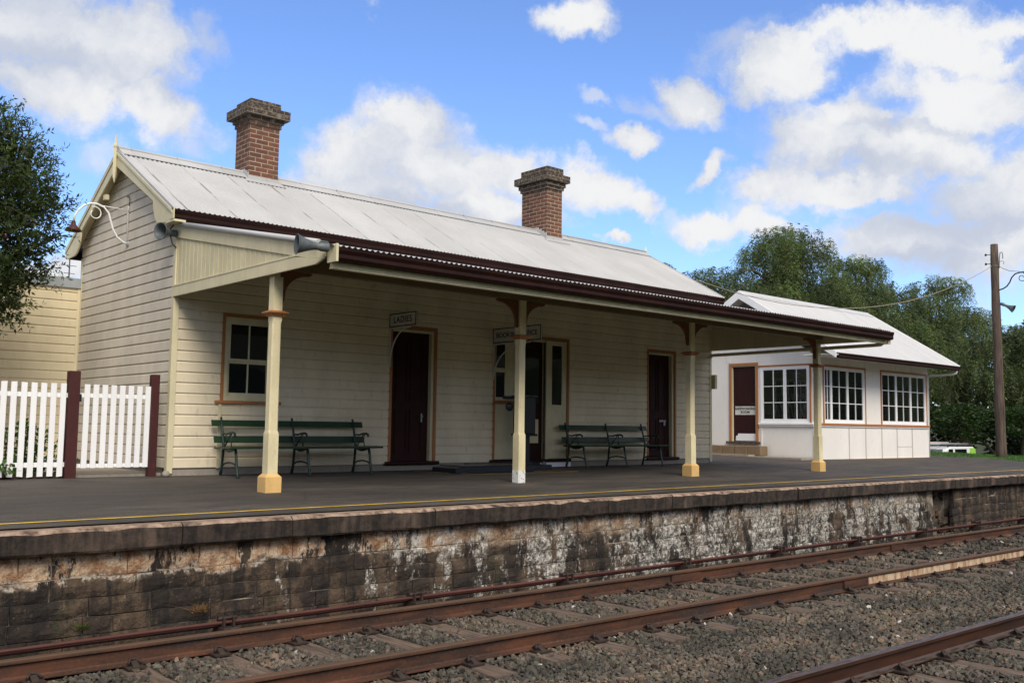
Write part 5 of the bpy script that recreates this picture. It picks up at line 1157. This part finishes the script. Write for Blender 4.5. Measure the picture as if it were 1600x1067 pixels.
# bottlebrush at the left edge
def bottlebrush():
    t = thing('bottlebrush_tree', 'dark dense bottlebrush at the left edge with a few red flower tips', 'tree', (-3.9, 1.3, -.02))
    lobes = [(-3.0, 1.45, 4.15, 1.35, 1.2, 1.05), (-2.4, 1.5, 3.9, 1.10, 1.1, .95), (-1.95, 1.5, 3.65, .85, .9, .80), (-2.7, 1.3, 3.05, 1.15, 1.1, .9), (-3.9, 1.4, 3.6, 1.3, 1.2, 1.3), (-2.45, 1.35, 2.50, .75, .8, .58), (-2.05, 1.5, 4.65, .48, .6, .45), (-2.35, 1.5, 5.0, .42, .5, .40), (-1.50, 1.55, 3.75, .45, .5, .45), (-1.75, 1.4, 3.05, .50, .5, .40), (-3.6, 1.2, 2.6, 1.0, .9, .6), (-1.75, 1.4, 4.3, .45, .5, .4), (-1.62, 1.5, 2.72, .32, .3, .26), (-1.85, 1.5, 2.30, .34, .3, .26), (-1.30, 1.55, 3.35, .22, .3, .20), (-2.35, 1.45, 2.35, .58, .5, .42), (-2.0, 1.45, 2.75, .52, .5, .45)]
    n = 6400; P, d, r, _ = lobe_points(lobes, n, .40, .25); cl = np.array([noise.noise(Vector(p*2.2)) for p in P]); k = cl > -.24; P, d, cl = P[k], d[k], cl[k]; n = len(P)
    h = d*.8+RG.normal(size=(n, 3))*.45; h[:, 2] += .25; h /= np.linalg.norm(h, axis=1)[:, None]; lt = RG.uniform(.12, .36, n); parts = []
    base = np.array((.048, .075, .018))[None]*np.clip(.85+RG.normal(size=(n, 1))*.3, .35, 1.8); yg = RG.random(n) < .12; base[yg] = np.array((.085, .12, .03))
    for s in range(13):
        f = (s+.4)/13; pos = P+h*(lt*f)[:, None]; a = RG.normal(size=(n, 3)); a -= h*np.sum(a*h, 1)[:, None]; a /= np.linalg.norm(a, axis=1)[:, None]; D = a*.8+h*.6; D /= np.linalg.norm(D, axis=1)[:, None]
        parts.append(leaf_arr(pos, D, RG.uniform(.05, .095, n), RG.uniform(.015, .024, n), base*RG.uniform(.8, 1.25, (n, 1))))
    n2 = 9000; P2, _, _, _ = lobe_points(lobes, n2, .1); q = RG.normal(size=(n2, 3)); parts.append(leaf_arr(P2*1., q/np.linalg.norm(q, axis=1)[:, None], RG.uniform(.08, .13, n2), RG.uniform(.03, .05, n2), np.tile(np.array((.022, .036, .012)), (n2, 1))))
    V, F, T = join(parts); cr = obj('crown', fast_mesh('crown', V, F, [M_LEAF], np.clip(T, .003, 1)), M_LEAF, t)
    parts = []
    for c in ((-1.52, 1.35, 3.95), (-1.62, 1.3, 3.55), (-2.3, .9, 3.62), (-2.05, .8, 3.2), (-1.35, 1.3, 3.62), (-1.75, 1.35, 4.75), (-2.2, 1.3, 5.2)):
        q = RG.normal(size=(60, 3)); q /= np.linalg.norm(q, axis=1)[:, None]; parts.append(leaf_arr(np.array(c)+RG.normal(size=(60, 3))*.015, q, .03, .008, np.tile(np.array((.16, .03, .02)), (60, 1))*RG.uniform(.6, 1.3, (60, 1))))
    V, F, T = join(parts); obj('flower', fast_mesh('flower', V, F, [M_LEAF], T), M_LEAF, t)
    mb = MB(); b = Vector((-3.9, 1.3, -.1)); fk = Vector((-3.7, 1.3, 1.3)); mb.tube([b, (-3.85, 1.3, .7), fk], [.13, .11, .10], 10)
    for l in lobes:
        c = Vector(l[:3]); mb.tube([fk, fk.lerp(c, .5)+Vector((-.1, 0, .15)), c, c+Vector((.15, 0, l[5]*.7))], [.07, .045, .02, .006], 6)
        for q in range(6): e = c+Vector((RG.normal()*l[3]*.55, RG.normal()*l[4]*.4, RG.normal()*l[5]*.55)); mb.tube([c, c.lerp(e, .5)+Vector((0, 0, .05)), e], [.016, .010, .004], 4)
    obj('trunk', mb, M_BARK, t)
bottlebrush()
def garden_plant(label, c, n, spread, h):
    t = thing('garden_shrub', label, 'shrub', (c[0], c[1], 0)); P = np.column_stack([c[0]+RG.normal(size=n)*spread, c[1]+RG.normal(size=n)*.12, RG.uniform(.03, h, n)]); P[:, 2] *= 1-.5*np.abs(P[:, 0]-c[0])/(spread*2.5)
    q = RG.normal(size=(n, 3)); q[:, 2] = np.abs(q[:, 2])*.5; q /= np.linalg.norm(q, axis=1)[:, None]; tc = np.array((.065, .15, .032))[None]*RG.uniform(.4, 1.6, (n, 1)); yl = RG.random(n) < .06; tc[yl] = (.22, .20, .03)
    V, F, T = leaf_arr(P, q, RG.uniform(.05, .08, n), RG.uniform(.045, .07, n), tc); obj('foliage', fast_mesh('foliage', V, F, [M_LEAF], T), M_LEAF, t)
    mb = MB()
    for k in range(9): x = c[0]+random.gauss(0, spread*.6); mb.tube([(c[0], c[1], 0), ((c[0]+x)/2, c[1], h*.4), (x, c[1], h*.85)], [.008, .006, .004], 5)
    obj('stem', mb, M_BARK, t)
garden_plant('leafy green shrub seen through the pickets left of the maroon fence post', (-1.80, .38), 750, .22, .74)
garden_plant('low pale green sprig poking out in front of the white pickets', (-2.12, -.06), 46, .07, .20)

# ================================================================ SKY, CLOUDS, SUN
world = bpy.data.worlds.new('World'); scene.world = world; world.use_nodes = True; t = NT(world.node_tree); bg = t.n['Background']
SUN_EL, SUN_AZ = R(42), Vector((-.42, -1, 0)).normalized()          # direction towards the sun, horizontal
sky = t.new('ShaderNodeTexSky', sky_type='NISHITA'); sky.sun_disc = False; sky.sun_elevation = SUN_EL; sky.sun_rotation = math.atan2(SUN_AZ.x, SUN_AZ.y); sky.air_density = 1.; sky.dust_density = .3; sky.ozone_density = 2.5
dirv = t.coord('Generated')
def vmath(op, a, b=None):
    n = t.new('ShaderNodeVectorMath', operation=op); t.put(n, 0, a)
    if b is not None: t.put(n, 1, b)
    return n
nz = t.new('ShaderNodeTexNoise'); t.l.new(dirv, nz.inputs['Vector']); nz.inputs['Scale'].default_value = 7.; nz.inputs['Detail'].default_value = 7; nz.inputs['Roughness'].default_value = .62
off = vmath('SUBTRACT', nz.outputs['Color'], (.5, .5, .5)); offs = t.new('ShaderNodeVectorMath', operation='SCALE'); t.l.new(off.outputs[0], offs.inputs[0]); offs.inputs['Scale'].default_value = .125
wd = vmath('ADD', dirv, offs.outputs[0]).outputs[0]
def blob(u, v, ru, rv, ang, src):
    c = sky_dir(u, v); e1 = (rt2*math.cos(R(ang))-up2*math.sin(R(ang))); e1 = (e1-c*e1.dot(c)).normalized(); e2 = c.cross(e1)
    m = t.new('ShaderNodeMapping', vector_type='TEXTURE'); t.l.new(src, m.inputs[0]); m.inputs['Location'].default_value = c
    Mx = Matrix((e1, e2, c)).transposed(); m.inputs['Rotation'].default_value = Mx.to_euler('XYZ')
    sc_ = 1/(FOC*(1+((u-800)**2+(v-533)**2)/FOC**2)**.5); m.inputs['Scale'].default_value = (ru*sc_, rv*sc_, .5)
    return vmath('LENGTH', m.outputs[0]).outputs['Value']
def field(bl, src, sm=.12):
    f = None
    for (u, v, ru, rv, ang) in bl:
        d = blob(u, v, ru, rv, ang, src)
        if f is None: f = d
        else:
            n = t.new('ShaderNodeMath', operation='SMOOTH_MIN'); t.l.new(f, n.inputs[0]); t.l.new(d, n.inputs[1]); n.inputs[2].default_value = sm; f = n.outputs[0]
    return t.math('SUBTRACT', 1., f)
CL = [(20, 40, 170, 80, 8), (180, 75, 130, 80, 12), (90, 140, 140, 58, 12), (255, 168, 115, 44, 22),
      (640, 205, 88, 55, 8), (560, 255, 90, 60, -10), (700, 275, 140, 60, 6), (560, 315, 140, 55, 4), (820, 285, 115, 50, 12), (925, 292, 85, 42, 18), (990, 314, 50, 24, 20), (770, 335, 160, 38, 8),
      (885, 18, 82, 34, -4), (1092, 132, 66, 46, 14), (990, 208, 42, 20, -6), (1112, 262, 44, 19, -38),
      (1225, 100, 75, 75, 0), (1330, 52, 150, 36, -8), (1500, 66, 130, 62, 0), (1500, 155, 150, 72, 0), (1270, 215, 100, 58, 6), (1205, 288, 75, 40, -10), (1430, 230, 160, 62, 0), (1340, 180, 90, 45, 0), (1310, 300, 140, 46, 0), (1570, 300, 120, 80, 0),
      (1115, 352, 70, 32, 4), (1195, 345, 60, 34, 0), (470, 292, 55, 30, 0), (1395, 378, 150, 52, 0), (1540, 405, 140, 80, 0), (60, 430, 120, 34, 0), (965, 378, 26, 10, 10)]
WISP = [(175, 238, 70, 34, 0), (310, 215, 56, 26, 14), (583, 20, 34, 20, 0), (935, 152, 50, 14, 8), (1025, 155, 60, 26, 8), (1165, 50, 80, 44, -20), (315, 50, 44, 40, 30), (930, 195, 50, 14, 10), (1170, 325, 80, 50, -20)]
HOLE = [(1318, 80, 40, 26, 40), (1405, 162, 44, 18, 18), (1345, 328, 70, 12, 0), (1470, 10, 60, 16, 0), (1250, 18, 60, 10, -10), (1185, 200, 30, 34, 10), (1590, 60, 50, 14, 0), (1240, 338, 46, 14, 10)]
fld = field(CL, wd); wsp = field(WISP, wd); hol = field(HOLE, wd, .05)
det = t.noise(wd, 19, 8, .66); det2 = t.noise(dirv, 46, 5, .65)
dens = t.math('ADD', fld, t.math('MULTIPLY', t.math('SUBTRACT', det, .5), 1.15)); dens = t.math('ADD', dens, t.math('MULTIPLY', t.math('SUBTRACT', det2, .5), .5))
al = t.ramp(dens, -.20, .48)
alw = t.math('MULTIPLY', t.ramp(t.math('ADD', wsp, t.math('MULTIPLY', t.math('SUBTRACT', det, .5), 1.6)), .0, .9), .62)
alh = t.math('MULTIPLY', t.ramp(t.math('ADD', hol, t.math('MULTIPLY', t.math('SUBTRACT', det, .5), 2.2)), -.25, .75), .8)
al = t.math('MULTIPLY', t.math('MAXIMUM', al, alw), t.math('SUBTRACT', 1., alh))
# unseen broken cloud added over the rest of the sky to whiten the light
away = t.ramp(vmath('DOT_PRODUCT', dirv, tuple(fw)).outputs['Value'], .78, .62)
gen = t.ramp(t.noise(t.coord('Generated', scale=(1, 1, 1.8)), 3.2, 7, .55), .40, .52)
al = t.math('MAXIMUM', al, t.math('MULTIPLY', gen, away))
# cloud light: bright bodies, lilac-grey hollows
DK = [(110, 105, 180, 28, 16), (240, 130, 90, 24, 20), (700, 345, 220, 20, 8), (1400, 255, 120, 22, 0), (1520, 360, 170, 34, 0), (1450, 415, 140, 30, 0), (1460, 200, 120, 14, 0)]
dk = t.ramp(t.math('ADD', field(DK, wd, .2), t.math('MULTIPLY', t.math('SUBTRACT', det, .5), .8)), -.35, .75)
lum = t.math('ADD', t.math('MULTIPLY', t.ramp(t.noise(wd, 6.5, 8, .60), .30, .68), .75), t.math('MULTIPLY', t.ramp(dens, .0, .9), .35)); lum = t.math('SUBTRACT', lum, t.math('MULTIPLY', dk, .30))
ccol = t.mix(t.ramp(lum, -.05, .95), (.60, .655, .78), (.95, .955, .965))
K = 10.0
SKYG = 1.0
ccol = t.mix(away, ccol, (1.08, 1.0, .88)); ccol = t.mix(1., ccol, (K, K, K), 'MULTIPLY')  # unseen cloud tinted warm to offset the blue fill light
skc = t.mix(1., sky.outputs[0], (1.58, 1.80, 2.32), 'MULTIPLY')
t.l.new(t.mix(al, skc, ccol), bg.inputs['Color']); bg.inputs['Strength'].default_value = .075
for n in t.n:
    if n.type == 'MIX': n.clamp_result = False; n.clamp_factor = True
sl_ = bpy.data.lights.new('sun', 'SUN'); so_ = bpy.data.objects.new('sun', sl_); COL.objects.link(so_); sl_.energy = 2.7; sl_.angle = R(28); sl_.color = (1, .91, .76)
sd = (SUN_AZ*math.cos(SUN_EL)+Vector((0, 0, math.sin(SUN_EL)))); so_.rotation_euler = sd.to_track_quat('Z', 'Y').to_euler(); so_.location = (0, -20, 30)
scene.view_settings.view_transform = 'Standard'; scene.view_settings.look = 'None'; scene.view_settings.exposure = .33; scene.view_settings.gamma = 1
scene.cycles.max_bounces = 8; scene.cycles.transparent_max_bounces = 12; scene.cycles.use_denoising = True
